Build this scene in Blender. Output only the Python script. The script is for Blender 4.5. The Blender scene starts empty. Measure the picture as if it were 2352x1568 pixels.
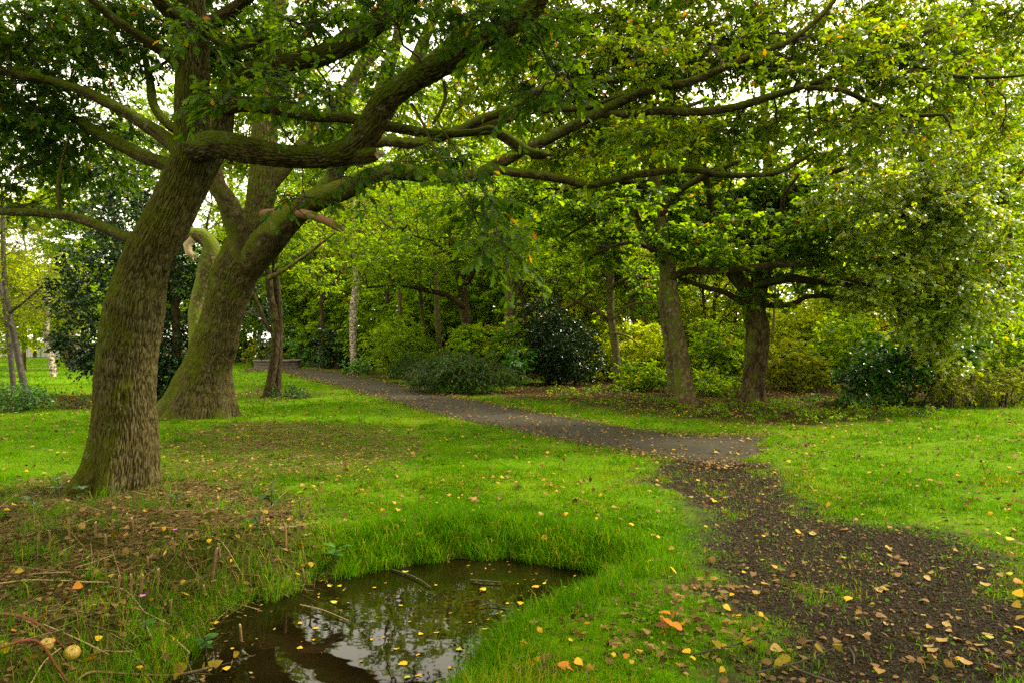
import bpy, math, random
import numpy as np
from math import radians as R

# ------------------------------------------------------------------ camera, sky, sun, exposure
sc = bpy.context.scene
col = sc.collection
FPX = 1568.0                      # focal length in pixels of a 2352 px wide frame (24 mm on 36 mm)
CAMH = 1.5
cam_d = bpy.data.cameras.new("camera"); cam_d.lens = 24; cam_d.sensor_width = 36
cam_d.clip_start = 0.05; cam_d.clip_end = 3000
cam = bpy.data.objects.new("camera", cam_d); col.objects.link(cam)
cam.location = (0, 0, CAMH); cam.rotation_euler = (R(90), 0, 0)
sc.camera = cam

SUN_AZ, SUN_EL = 74.0, 44.0       # azimuth measured from +Y towards +X
world = bpy.data.worlds.new("World"); sc.world = world; world.use_nodes = True
wn, wl = world.node_tree.nodes, world.node_tree.links
wn.clear()
w_out = wn.new('ShaderNodeOutputWorld'); w_bg = wn.new('ShaderNodeBackground')
w_sky = wn.new('ShaderNodeTexSky'); w_sky.sky_type = 'NISHITA'; w_sky.sun_disc = False
w_sky.sun_elevation = R(SUN_EL); w_sky.sun_rotation = R(SUN_AZ)
w_sky.dust_density = 4.0; w_sky.air_density = 1.0; w_sky.ozone_density = 1.0
w_mix = wn.new('ShaderNodeMix'); w_mix.data_type = 'RGBA'; w_mix.inputs[0].default_value = 0.8
w_mix.inputs[7].default_value = (14.5, 13.2, 10.2, 1)      # thin bright cloud over the clear sky
w_bg.inputs['Strength'].default_value = 0.15
wl.new(w_sky.outputs['Color'], w_mix.inputs[6]); wl.new(w_mix.outputs[2], w_bg.inputs['Color'])
wl.new(w_bg.outputs['Background'], w_out.inputs['Surface'])

sun_d = bpy.data.lights.new("sun", 'SUN'); sun_d.energy = 5.0; sun_d.angle = R(6); sun_d.color = (1.0, 0.91, 0.70)
sun = bpy.data.objects.new("sun", sun_d); col.objects.link(sun)
sun.rotation_euler = (R(90 - SUN_EL), 0, R(180 - SUN_AZ))
sun.location = (30, 20, 40)

sc.view_settings.view_transform = 'Standard'; sc.view_settings.look = 'None'
sc.view_settings.exposure = 0.92; sc.view_settings.gamma = 1.0
cy = sc.cycles
cy.max_bounces = 9; cy.diffuse_bounces = 4; cy.glossy_bounces = 3; cy.transmission_bounces = 6
cy.transparent_max_bounces = 4; cy.caustics_reflective = False; cy.caustics_refractive = False
cy.sample_clamp_indirect = 4.0; cy.sample_clamp_direct = 12.0; cy.use_denoising = False

random.seed(7)
rng = np.random.default_rng(11)

# ------------------------------------------------------------------ helpers
def px(x, y, Y):
    return np.array([(x - 1176) / FPX * Y, Y, CAMH - (y - 784) / FPX * Y])
def gpx(x, y, z=0.0):
    Y = (CAMH - z) * FPX / (y - 784.0)
    return np.array([(x - 1176) / FPX * Y, Y])
def nrm(v):
    v = np.asarray(v, float)
    return v / np.maximum(np.linalg.norm(v, axis=-1, keepdims=True), 1e-9)
def smooth(a, b, x):
    t = np.clip((x - a) / (b - a), 0, 1); return t * t * (3 - 2 * t)

def _hash(ix, iy, iz, seed):
    h = (ix.astype(np.int64) * 374761393 + iy.astype(np.int64) * 668265263 + iz.astype(np.int64) * 2147483647 + seed * 1274126177) & 0xFFFFFFFF
    h = ((h ^ (h >> 13)) * 1274126177) & 0xFFFFFFFF
    h = h ^ (h >> 16)
    return (h & 0xFFFFFF) / float(0xFFFFFF)
def vnoise(p, seed=0):
    p = np.asarray(p, float); i = np.floor(p).astype(np.int64); f = p - i; f = f * f * (3 - 2 * f)
    r = 0
    for dx in (0, 1):
        for dy in (0, 1):
            for dz in (0, 1):
                w = (f[..., 0] if dx else 1 - f[..., 0]) * (f[..., 1] if dy else 1 - f[..., 1]) * (f[..., 2] if dz else 1 - f[..., 2])
                r = r + w * _hash(i[..., 0] + dx, i[..., 1] + dy, i[..., 2] + dz, seed)
    return r
def noise2(x, y, s, seed=0):
    x = np.asarray(x, float); y = np.asarray(y, float)
    p = np.stack([x / s, y / s, np.zeros_like(x)], -1)
    return 0.62 * vnoise(p, seed) + 0.27 * vnoise(p * 2.1, seed + 1) + 0.11 * vnoise(p * 4.3, seed + 2)

class MB:
    """collects geometry and links it as ONE mesh object"""
    def __init__(s): s.V = []; s.F = []; s.M = []; s.A = {}; s.n = 0; s.S = []
    def add(s, V, F, mat=0, smooth_=True, **attrs):
        V = np.asarray(V, np.float32).reshape(-1, 3)
        if not isinstance(F, (list, tuple)): F = [F]
        for f in F:
            f = np.asarray(f, np.int32)
            s.F.append(f + s.n); s.M.append(np.full(len(f), mat, np.int32)); s.S.append(np.full(len(f), smooth_, bool))
        for k, a in attrs.items():
            s.A.setdefault(k, []).append((s.n, np.asarray(a, np.float32)))
        s.V.append(V); s.n += len(V)
    def mesh(s, name, mats, offset=(0, 0, 0)):
        me = bpy.data.meshes.new(name)
        V = np.concatenate(s.V) - np.asarray(offset, np.float32)
        me.vertices.add(len(V)); me.vertices.foreach_set('co', V.astype(np.float32).ravel())
        tot = np.concatenate([np.full(len(f), f.shape[1], np.int32) for f in s.F])
        idx = np.concatenate([f.ravel() for f in s.F])
        me.loops.add(len(idx)); me.loops.foreach_set('vertex_index', idx.astype(np.int32))
        me.polygons.add(len(tot))
        me.polygons.foreach_set('loop_start', (np.cumsum(tot) - tot).astype(np.int32))
        me.polygons.foreach_set('loop_total', tot)
        me.polygons.foreach_set('material_index', np.concatenate(s.M))
        me.polygons.foreach_set('use_smooth', np.concatenate(s.S))
        for k, lst in s.A.items():
            if lst[0][1].ndim == 2:
                buf = np.zeros((s.n, 3), np.float32)
                for o, a in lst: buf[o:o + len(a)] = a
                at = me.attributes.new(k, 'FLOAT_VECTOR', 'POINT'); at.data.foreach_set('vector', buf.ravel())
            else:
                buf = np.zeros(s.n, np.float32)
                for o, a in lst: buf[o:o + len(a)] = a
                at = me.attributes.new(k, 'FLOAT', 'POINT'); at.data.foreach_set('value', buf)
        for m in mats: me.materials.append(m)
        me.update(calc_edges=True); me.validate()
        return me
    def build(s, name, mats, parent=None, offset=(0, 0, 0), loc=None):
        if not isinstance(mats, (list, tuple)): mats = [mats]
        o = bpy.data.objects.new(name, s.mesh(name, mats, offset)); col.objects.link(o)
        if parent is not None: o.parent = parent
        if loc is not None: o.location = loc
        return o

def tag(o, label=None, cat=None, group=None, kind=None):
    if label: o['label'] = label
    if cat: o['category'] = cat
    if group: o['group'] = group
    if kind: o['kind'] = kind
    return o
def empty(name, loc, label, cat, group=None):
    o = bpy.data.objects.new(name, None); col.objects.link(o); o.location = tuple(loc); o.empty_display_size = 0.2
    return tag(o, label, cat, group)
def copy_tree(o, parent=None):
    c = o.copy(); col.objects.link(c)
    if parent is not None: c.parent = parent
    for ch in list(o.children): copy_tree(ch, c)
    return c

# ---- tubes
def catmull(P, per):
    P = np.asarray(P, float)
    if len(P) == 2: return np.linspace(P[0], P[1], per + 1)
    Q = np.vstack([2 * P[0] - P[1], P, 2 * P[-1] - P[-2]]); out = []
    for i in range(1, len(Q) - 2):
        t = np.linspace(0, 1, per, endpoint=False)[:, None]
        a, b, c, d = Q[i - 1], Q[i], Q[i + 1], Q[i + 2]
        out.append(0.5 * ((2 * b) + (-a + c) * t + (2 * a - 5 * b + 4 * c - d) * t ** 2 + (-a + 3 * b - 3 * c + d) * t ** 3))
    out.append(Q[-2][None]); return np.vstack(out)
def resample(P, n):
    d = np.r_[0, np.cumsum(np.linalg.norm(np.diff(P[:, :3], axis=0), axis=1))]
    s = np.linspace(0, d[-1], n)
    return np.stack([np.interp(s, d, P[:, k]) for k in range(P.shape[1])], 1), s
def frames(P):
    T = nrm(np.gradient(P, axis=0)); N = np.zeros_like(P)
    a = np.array([0, 1.0, 0]) if abs(T[0][1]) < 0.9 else np.array([1.0, 0, 0])
    n = nrm(a - T[0] * np.dot(a, T[0])); N[0] = n
    for i in range(1, len(P)):
        n = nrm(n - T[i] * np.dot(n, T[i])); N[i] = n
    return T, N, np.cross(T, N)
def tube(mb, pts, n=None, sides=10, mat=0, cap=True, bark=0.0, flare=None, lump=0.03, seed=0, barks=(0.05, 0.22), broken=0.0, knots=()):
    """pts: rows x,y,z,r.  bark: relief depth in metres, flare: (height, amount, lobes)"""
    P = catmull(pts, 10); L = np.linalg.norm(np.diff(P[:, :3], axis=0), axis=1).sum()
    n = n or max(4, int(L / 0.15))
    P, s = resample(P, n); C, r = P[:, :3], np.maximum(P[:, 3], 0.002)
    T, N, B = frames(C)
    th = np.linspace(0, 2 * math.pi, sides, endpoint=False)
    cs, sn = np.cos(th), np.sin(th)
    rad = np.repeat(r[:, None], sides, 1)
    bc = np.stack([np.outer(r, cs), np.outer(r, sn), np.repeat(s[:, None], sides, 1)], -1)
    if lump: rad = rad * (1 + lump * (vnoise(np.stack([bc[..., 0] / (2.2 * r.max()), bc[..., 1] / (2.2 * r.max()), bc[..., 2] / 0.45], -1), seed + 5) - 0.5) * 2)
    if flare:
        h, am, lb = flare
        k = np.exp(-s / h)[:, None]
        lob = 0.6 + 0.4 * np.cos(lb * th + seed) + 0.25 * np.cos((lb + 2) * th + 1.7 * seed)
        rad = rad * (1 + am * k * lob[None, :])
    rdg = np.full(rad.shape, .5)
    if bark:
        w = vnoise(bc / 0.35, seed + 3) * 0.12
        p = np.stack([(bc[..., 0] + w) / barks[0], (bc[..., 1] + w) / barks[0], bc[..., 2] / barks[1]], -1)
        rid = 1 - np.abs(2 * vnoise(p, seed) - 1); rid2 = 1 - np.abs(2 * vnoise(p * 2.3 + 7, seed + 1) - 1)
        rdg = 1 - np.clip(.75 * rid ** 2.5 + .4 * rid2 ** 3, 0, 1); rad = rad - bark * (rid ** 2 * 1.2 + 0.5 * rid2 ** 2 - 0.5)
    for ks, kt, ka, kz in knots:      # burrs and healed scars: (height m, angle, swelling m, size m)
        q2 = ((bc[..., 0] - rad * math.cos(kt)) ** 2 + (bc[..., 1] - rad * math.sin(kt)) ** 2 + ((bc[..., 2] - ks) * .8) ** 2) / kz ** 2
        rad = rad + ka * np.exp(-q2) - 1.5 * ka * np.exp(-q2 * 9); rdg = np.clip(rdg - .5 * np.exp(-q2 * 7), 0, 1)
    if broken:
        jag = broken * (vnoise(np.stack([cs * 3, sn * 3, cs * 0], -1), seed + 9) - 0.5) * 2
        C2 = C[:, None, :] + np.zeros((1, sides, 1)); C2[-1] = C2[-1] + jag[:, None] * T[-1]
    else: C2 = C[:, None, :]
    V = C2 + rad[..., None] * (cs[None, :, None] * N[:, None, :] + sn[None, :, None] * B[:, None, :])
    i = np.arange(n - 1)[:, None] * sides; j = np.arange(sides)[None, :]; j2 = (j + 1) % sides
    F = np.stack([i + j, i + j2, i + sides + j2, i + sides + j], -1).reshape(-1, 4)
    V = V.reshape(-1, 3); bcv = bc.reshape(-1, 3); rv = rdg.ravel()
    if cap:
        V = np.vstack([V, C[-1] + (T[-1] * r[-1] * 0.3 if not broken else -T[-1] * broken * 0.3)]); bcv = np.vstack([bcv, bcv[-1]]); rv = np.r_[rv, .4]
        o = (n - 1) * sides; e = len(V) - 1
        tri = np.stack([o + np.arange(sides), o + (np.arange(sides) + 1) % sides, np.full(sides, e)], -1)
        mb.add(V, [F], mat, barkco=bcv + seed * 3.3, ridge=rv)
        # end cap as a second face set on the same vertices
        mb.F.append((tri + mb.n - len(V)).astype(np.int32)); mb.M.append(np.full(sides, mat if not broken else mat + 1, np.int32)); mb.S.append(np.full(sides, False))
    else: mb.add(V, [F], mat, barkco=bcv + seed * 3.3, ridge=rv)
    return C, r, T
def limbpx(pts):
    """rows px,py,Y,halfwidth px -> rows x,y,z,r"""
    return np.array([np.r_[px(a, b, Y), hw * Y / FPX] for a, b, Y, hw in pts])

def prisms(mb, A, Bp, ra, rb, sides=3, mat=0):
    """many straight tapering twigs"""
    n = len(A)
    if n == 0: return
    d = nrm(Bp - A); ref = np.where(np.abs(d[:, 2:3]) < 0.9, np.array([[0, 0, 1.0]]), np.array([[1.0, 0, 0]]))
    u = nrm(np.cross(d, ref)); v = np.cross(d, u); th = np.arange(sides) * 2 * math.pi / sides
    ring = np.cos(th)[None, :, None] * u[:, None] + np.sin(th)[None, :, None] * v[:, None]
    ra = np.broadcast_to(ra, (n,)); rb = np.broadcast_to(rb, (n,))
    V = np.concatenate([A[:, None] + ring * ra[:, None, None], Bp[:, None] + ring * rb[:, None, None]], 1).reshape(-1, 3)
    b = (np.arange(n) * 2 * sides)[:, None]; j = np.arange(sides)[None]; j2 = (j + 1) % sides
    F = np.stack([b + j, b + j2, b + sides + j2, b + sides + j], -1).reshape(-1, 4)
    mb.add(V, [F], mat, barkco=V * 1.0)

def bezier_tubes(mb, p0, d0, p1, d1, r0, r1, S=4, sides=5, mat=0, wob=0.05):
    n = len(p0)
    if n == 0: return
    L = np.linalg.norm(p1 - p0, axis=1)[:, None]
    a = p0 + d0 * L * 0.35; b = p1 - d1 * L * 0.3
    t = np.linspace(0, 1, S + 1)
    P = ((1 - t) ** 3)[None, :, None] * p0[:, None] + (3 * t * (1 - t) ** 2)[None, :, None] * a[:, None] + (3 * t * t * (1 - t))[None, :, None] * b[:, None] + (t ** 3)[None, :, None] * p1[:, None]
    wv = rng.normal(size=(n, S + 1, 3)) * (L[:, None] * wob) * (np.sin(np.pi * t))[None, :, None]
    P = P + wv
    T = nrm(np.gradient(P, axis=1)); ch = nrm(p1 - p0)
    ref = np.where(np.abs(ch[:, 2:3]) < 0.9, np.array([[0, 0, 1.0]]), np.array([[1.0, 0, 0]]))
    N = nrm(np.cross(T, ref[:, None])); B = np.cross(T, N)
    r = r0[:, None] * (1 - t)[None] + r1[:, None] * t[None]
    th = np.arange(sides) * 2 * math.pi / sides
    V = P[:, :, None] + r[:, :, None, None] * (np.cos(th)[None, None, :, None] * N[:, :, None] + np.sin(th)[None, None, :, None] * B[:, :, None])
    bc = np.stack([r[:, :, None] * np.cos(th), r[:, :, None] * np.sin(th), np.broadcast_to((L * t[None])[:, :, None], V.shape[:3])], -1) + p0[:, None, None, :]
    e = (np.arange(n) * (S + 1) * sides)[:, None, None]; k = (np.arange(S) * sides)[None, :, None]; j = np.arange(sides)[None, None]; j2 = (j + 1) % sides
    F = np.stack([e + k + j, e + k + j2, e + k + sides + j2, e + k + sides + j], -1).reshape(-1, 4)
    mb.add(V.reshape(-1, 3), [F], mat, barkco=bc.reshape(-1, 3))

# ---- leaf shapes: x across, y along, z out of the blade
def strip_leaf(half, fold=0.12, curl=0.15):
    """half: list of (width, y) from base to tip, midrib + both sides"""
    n = len(half); V = []
    for w, y in half:
        zc = -curl * y * y
        V += [(-w, y, zc + fold * w), (0, y, zc), (w, y, zc + fold * w)]
    F = []
    for i in range(n - 1):
        a = i * 3; F += [(a, a + 1, a + 4, a + 3), (a + 1, a + 2, a + 5, a + 4)]
    return np.array(V, float), np.array(F)
OAK = strip_leaf([(.012, 0), (.012, .12), (.06, .16), (.17, .28), (.06, .34), (.26, .48), (.09, .54), (.32, .69), (.13, .75), (.22, .88), (.10, .95), (.01, 1.0)], .25, .3)
OAK_M = strip_leaf([(.01, 0), (.17, .27), (.11, .40), (.29, .62), (.20, .86), (.02, 1.0)], .25, .25)
OVAL = strip_leaf([(.02, 0), (.26, .28), (.30, .55), (.16, .82), (.01, 1.0)], .2, .2)
POPLAR = strip_leaf([(.008, -.45), (.008, -.02), (.20, .0), (.38, .06), (.46, .18), (.46, .32), (.40, .48), (.31, .62), (.20, .76), (.10, .89), (.005, 1.0)], .15, .12)
LANCE = strip_leaf([(.02, 0), (.13, .3), (.14, .5), (.07, .8), (.01, 1.0)], .3, .35)
RH = (np.array([(0, 0, 0), (.32, .45, .08), (0, 1, -.12), (-.32, .45, .08)], float), np.array([(0, 1, 2), (0, 2, 3)]))
def star_leaf():
    pts = [(0, 0), (.13, .06), (.42, .02), (.33, .2), (.55, .42), (.36, .44), (.30, .58), (.17, .62), (0, 1.0), (-.17, .62), (-.30, .58), (-.36, .44), (-.55, .42), (-.33, .2), (-.42, .02), (-.13, .06)]
    V = [(0, .35, .04)] + [(x, y, -.10 * abs(x) - .22 * y * y) for x, y in pts]
    n = len(pts); F = [(0, 1 + i, 1 + (i + 1) % n) for i in range(n)]
    return np.array(V, float), np.array(F)
STAR = star_leaf()
STAR_S = (np.array([(0, .3, .04), (0, 0, 0), (.45, .12, -.05), (.5, .5, -.1), (.2, .55, -.05), (0, 1, -.2), (-.2, .55, -.05), (-.5, .5, -.1), (-.45, .12, -.05)], float),
          np.array([(0, 1, 2), (0, 2, 3), (0, 3, 4), (0, 4, 5), (0, 5, 6), (0, 6, 7), (0, 7, 8), (0, 8, 1)]))
def place(mb, tmpl, pos, dirv, nv, size, mat=0, tone=None, sx=None):
    TV, TF = tmpl; n = len(pos)
    if n == 0: return
    d = nrm(dirv); nn = nrm(nv - d * np.sum(nv * d, 1, keepdims=True)); x = np.cross(d, nn)
    s = np.broadcast_to(size, (n,))[:, None, None]
    tx = TV[None, :, 0:1] * (1 if sx is None else np.asarray(sx)[:, None, None])
    V = pos[:, None] + s * (tx * x[:, None] + TV[None, :, 1:2] * d[:, None] + TV[None, :, 2:3] * nn[:, None])
    F = (TF[None] + (np.arange(n) * len(TV))[:, None, None]).reshape(-1, TF.shape[1])
    if tone is None: tone = rng.random(n)
    mb.add(V.reshape(-1, 3), [F], mat, tone=np.repeat(tone, len(TV)))

# ---- growing fine branches from limbs to points spread through the crown
def grow(sp, sd, sr, T, alpha=0.35, tip=0.005):
    n0, N = len(sp), len(T)
    P = np.zeros((n0 + N, 3)); D = np.zeros((n0 + N, 3)); C = np.zeros(n0 + N); par = np.full(n0 + N, -1)
    P[:n0] = sp; D[:n0] = sd
    dm = np.min(np.linalg.norm(T[:, None] - sp[None], axis=2), axis=1) if N * n0 < 4e6 else np.array([np.min(np.linalg.norm(sp - t, axis=1)) for t in T])
    m = n0
    for i in np.argsort(dm):
        v = T[i] - P[:m]; d = np.linalg.norm(v, axis=1)
        ang = 1 - np.sum(v * D[:m], 1) / np.maximum(d, 1e-6)
        c = d * (1 + 0.35 * ang) + alpha * C[:m]
        j = int(np.argmin(c)); P[m] = T[i]; par[m] = j; C[m] = C[j] + d[j]
        dd = 0.5 * D[j] + v[j] / max(d[j], 1e-6); D[m] = dd / np.linalg.norm(dd); m += 1
    r = np.zeros(n0 + N); acc = np.zeros(n0 + N)
    for k in range(n0 + N - 1, n0 - 1, -1):
        r[k] = max(acc[k], tip ** 2.3) ** (1 / 2.3); acc[par[k]] += r[k] ** 2.3
    return P, D, par, r, n0

def spray(mbb, mbl, P, D, spec, sides=3):
    """twigs and leaves around crown points"""
    N = len(P); K, L = spec['K'], spec['L']; ln = spec['len']; flat = spec.get('flat', 0.4)
    u = rng.normal(size=(N, K, 3)); u[..., 2] *= flat
    u = nrm(nrm(u) + spec.get('fwd', 0.6) * D[:, None] * np.array([1, 1, flat + .2]))
    l = ln * rng.uniform(.5, 1.15, (N, K)); drop = spec.get('drop', 0.15)
    A = np.repeat(P[:, None], K, 1); M_ = A + u * (l * .55)[..., None]; M_[..., 2] -= (drop * l * .25)
    E = A + u * l[..., None]; E[..., 2] -= drop * l
    tr = spec.get('twig', 0.004)
    if tr > 0:
        prisms(mbb, A.reshape(-1, 3), M_.reshape(-1, 3), tr, tr * .7, sides); prisms(mbb, M_.reshape(-1, 3), E.reshape(-1, 3), tr * .7, tr * .35, sides)
    t = rng.uniform(.15, 1.0, (N, K, L)); t[..., 0] = 1.0
    t3 = t[..., None]
    pos = np.where(t3 < .55, A[:, :, None] + (M_ - A)[:, :, None] * (t3 / .55), M_[:, :, None] + (E - M_)[:, :, None] * ((t3 - .55) / .45))
    du = u[:, :, None] + np.zeros((1, 1, L, 1))
    side = nrm(np.cross(du, np.array([0, 0, 1.0]) + rng.normal(size=du.shape) * .35)) * rng.choice([-1, 1], (N, K, L))[..., None]
    dv = nrm(du * .7 + side * rng.uniform(.2, 1.1, (N, K, L))[..., None] + rng.normal(size=du.shape) * .25)
    dv[..., 2] -= spec.get('hang', .25)
    nv = np.array([0, 0, 1.0]) + rng.normal(size=du.shape) * spec.get('tilt', .45)
    sz = spec['size'] * rng.uniform(.55, 1.1, N * K * L)
    clump = np.repeat(rng.random(N), K * L); tw = np.repeat(rng.random(N * K), L)
    tone = np.clip(.42 * clump + .33 * tw + .25 * rng.random(N * K * L), 0, 1)
    a = rng.random(N * K * L) < spec.get('autumn', 0.015)
    tone = np.where(a, 1.2 + .7 * rng.random(N * K * L), tone)
    place(mbl, spec['shape'], pos.reshape(-1, 3), dv.reshape(-1, 3), nv.reshape(-1, 3), sz, 0, tone)

def ell(c, r, n, shell=0.0):
    v = nrm(rng.normal(size=(n, 3))); q = rng.random(n) ** (1 / 3)
    if shell: q = shell + (1 - shell) * q
    return np.asarray(c) + v * q[:, None] * np.asarray(r)
def ellpx(x, y, Y, rx, ry, rd, n, shell=0.0):
    return ell(px(x, y, Y), (rx * Y / FPX, rd, ry * Y / FPX), n, shell)

# ------------------------------------------------------------------ materials
def new_mat(name):
    m = bpy.data.materials.new(name); m.use_nodes = True; nt = m.node_tree; nt.nodes.clear()
    return m, nt.nodes, nt.links
def nd(nodes, t, **kw):
    n = nodes.new(t)
    for k, v in kw.items():
        if k.startswith('i_'):
            key = k[2:]; key = int(key) if key.isdigit() else key.replace('_', ' ')
            n.inputs[key].default_value = v
        else: setattr(n, k, v)
    return n
def ramp(nodes, stops, interp='LINEAR'):
    r = nodes.new('ShaderNodeValToRGB'); e = r.color_ramp.elements; r.color_ramp.interpolation = interp
    while len(e) < len(stops): e.new(0.5)
    for k, (p, c) in enumerate(stops):
        e[k].position = p; e[k].color = (*c, 1) if len(c) == 3 else c
    return r
def mixc(nodes, links, fac, a, b):
    m = nodes.new('ShaderNodeMix'); m.data_type = 'RGBA'
    for idx, v in ((0, fac), (6, a), (7, b)):
        if hasattr(v, 'links'): links.new(v, m.inputs[idx])
        elif isinstance(v, (int, float)): m.inputs[idx].default_value = v
        else: m.inputs[idx].default_value = (*v, 1)
    return m.outputs[2]
def maprange(nodes, links, v, a, b, c=0, d=1):
    m = nodes.new('ShaderNodeMapRange'); links.new(v, m.inputs[0])
    for i, q in zip((1, 2, 3, 4), (a, b, c, d)): m.inputs[i].default_value = q
    return m.outputs[0]

def leaf_mat(name, cols, autumn=((.42, .24, .008), (.30, .10, .008)), trans=.5, rough=.45, spec=.12, tb=2.3):
    """cols: dark, mid, light leaf colours; tone above 1 are turning leaves"""
    m, N, L = new_mat(name)
    at = nd(N, 'ShaderNodeAttribute', attribute_name='tone')
    half = nd(N, 'ShaderNodeMath', operation='MULTIPLY', i_1=.5); L.new(at.outputs['Fac'], half.inputs[0])
    rp = ramp(N, [(0, cols[0]), (.22, cols[1]), (.46, cols[2]), (.52, cols[2]), (.6, autumn[0]), (1.0, autumn[1])]); L.new(half.outputs[0], rp.inputs[0])
    geo = nd(N, 'ShaderNodeNewGeometry')
    nz = nd(N, 'ShaderNodeTexNoise', i_Scale=35.0, i_Detail=2.0); L.new(geo.outputs['Position'], nz.inputs['Vector'])
    c = mixc(N, L, maprange(N, L, nz.outputs['Fac'], .3, .7, 0, .35), rp.outputs[0], tuple(x * .6 for x in cols[1]))
    p = nd(N, 'ShaderNodeBsdfPrincipled', i_Roughness=rough); p.inputs['Specular IOR Level'].default_value = spec
    L.new(c, p.inputs['Base Color'])
    hs = nd(N, 'ShaderNodeHueSaturation', i_Hue=.483, i_Saturation=1.08, i_Value=tb); L.new(c, hs.inputs['Color'])
    tr = nd(N, 'ShaderNodeBsdfTranslucent'); L.new(hs.outputs[0], tr.inputs['Color'])
    mx = nd(N, 'ShaderNodeMixShader', i_0=trans); L.new(p.outputs[0], mx.inputs[1]); L.new(tr.outputs[0], mx.inputs[2])
    o = nd(N, 'ShaderNodeOutputMaterial'); L.new(mx.outputs[0], o.inputs['Surface'])
    return m

def bark_mat(name, dark, light, moss=(.075, .10, .008), moss_top=.6, moss_amt=.3, sx=22, sz=4.5, bump=.7, lichen=0.0, side=(-.6, -.2, .3)):
    m, N, L = new_mat(name)
    at = nd(N, 'ShaderNodeAttribute', attribute_name='barkco')
    mp = nd(N, 'ShaderNodeMapping'); mp.inputs['Scale'].default_value = (sx, sx, sz); L.new(at.outputs['Vector'], mp.inputs['Vector'])
    wn_ = nd(N, 'ShaderNodeTexNoise', i_Scale=.5, i_Detail=3.0); L.new(mp.outputs[0], wn_.inputs['Vector'])
    add = nd(N, 'ShaderNodeVectorMath', operation='MULTIPLY_ADD'); add.inputs[1].default_value = (1.6, 1.6, 1.6)
    L.new(wn_.outputs['Color'], add.inputs[0]); L.new(mp.outputs[0], add.inputs[2])
    vo = nd(N, 'ShaderNodeTexVoronoi', i_Scale=1.0); vo.feature = 'DISTANCE_TO_EDGE'; L.new(add.outputs[0], vo.inputs['Vector'])
    nz = nd(N, 'ShaderNodeTexNoise', i_Scale=1.4, i_Detail=6.0, i_Roughness=.65); L.new(mp.outputs[0], nz.inputs['Vector'])
    ridge = maprange(N, L, vo.outputs['Distance'], 0, .35)
    h = nd(N, 'ShaderNodeMath', operation='MULTIPLY_ADD', i_1=.55); L.new(ridge, h.inputs[0]); L.new(nz.outputs['Fac'], h.inputs[2])
    ra = nd(N, 'ShaderNodeAttribute', attribute_name='ridge')
    h2 = nd(N, 'ShaderNodeMath', operation='MULTIPLY_ADD', i_1=.62, i_2=-.27); L.new(ra.outputs['Fac'], h2.inputs[0])  # low ridge values darken the colour: furrow shade painted into the bark
    h3 = nd(N, 'ShaderNodeMath', operation='ADD'); L.new(h.outputs[0], h3.inputs[0]); L.new(h2.outputs[0], h3.inputs[1])
    c = ramp(N, [(.25, tuple(x * .3 for x in dark)), (.55, dark), (1.05 if False else 1.0, light)]); L.new(h3.outputs[0], c.inputs[0])
    big = nd(N, 'ShaderNodeTexNoise', i_Scale=3.2, i_Detail=4.0); L.new(at.outputs['Vector'], big.inputs['Vector'])
    geo = nd(N, 'ShaderNodeNewGeometry')
    dt = nd(N, 'ShaderNodeVectorMath', operation='DOT_PRODUCT'); dt.inputs[1].default_value = side; L.new(geo.outputs['Normal'], dt.inputs[0])
    a1 = nd(N, 'ShaderNodeMath', operation='MULTIPLY_ADD', i_1=moss_top); L.new(dt.outputs['Value'], a1.inputs[0]); L.new(big.outputs['Fac'], a1.inputs[2])
    mf = maprange(N, L, a1.outputs[0], .72 - moss_amt, .95 - moss_amt, 0, .9)
    mn = nd(N, 'ShaderNodeTexNoise', i_Scale=90.0, i_Detail=3.0); L.new(at.outputs['Vector'], mn.inputs['Vector'])
    mc = mixc(N, L, mn.outputs['Fac'], tuple(x * .5 for x in moss), tuple(x * 1.5 for x in moss))
    st_ = nd(N, 'ShaderNodeTexNoise', i_Scale=1.7, i_Detail=5.0, i_Roughness=.7); L.new(at.outputs['Vector'], st_.inputs['Vector'])
    cst = mixc(N, L, maprange(N, L, st_.outputs['Fac'], .45, .7, 0, .6), c.outputs[0], tuple(x * .5 for x in dark))
    cc = mixc(N, L, mf, cst, mc)
    if lichen:
        ln_ = nd(N, 'ShaderNodeTexNoise', i_Scale=9.0, i_Detail=5.0, i_Roughness=.7); L.new(at.outputs['Vector'], ln_.inputs['Vector'])
        cc = mixc(N, L, maprange(N, L, ln_.outputs['Fac'], .56, .66, 0, lichen), cc, (.22, .24, .17))
    p = nd(N, 'ShaderNodeBsdfPrincipled', i_Roughness=.9); p.inputs['Specular IOR Level'].default_value = .06
    L.new(cc, p.inputs['Base Color'])
    bp = nd(N, 'ShaderNodeBump', i_Strength=bump, i_Distance=.03); L.new(h.outputs[0], bp.inputs['Height']); L.new(bp.outputs[0], p.inputs['Normal'])
    o = nd(N, 'ShaderNodeOutputMaterial'); L.new(p.outputs[0], o.inputs['Surface'])
    return m

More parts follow.
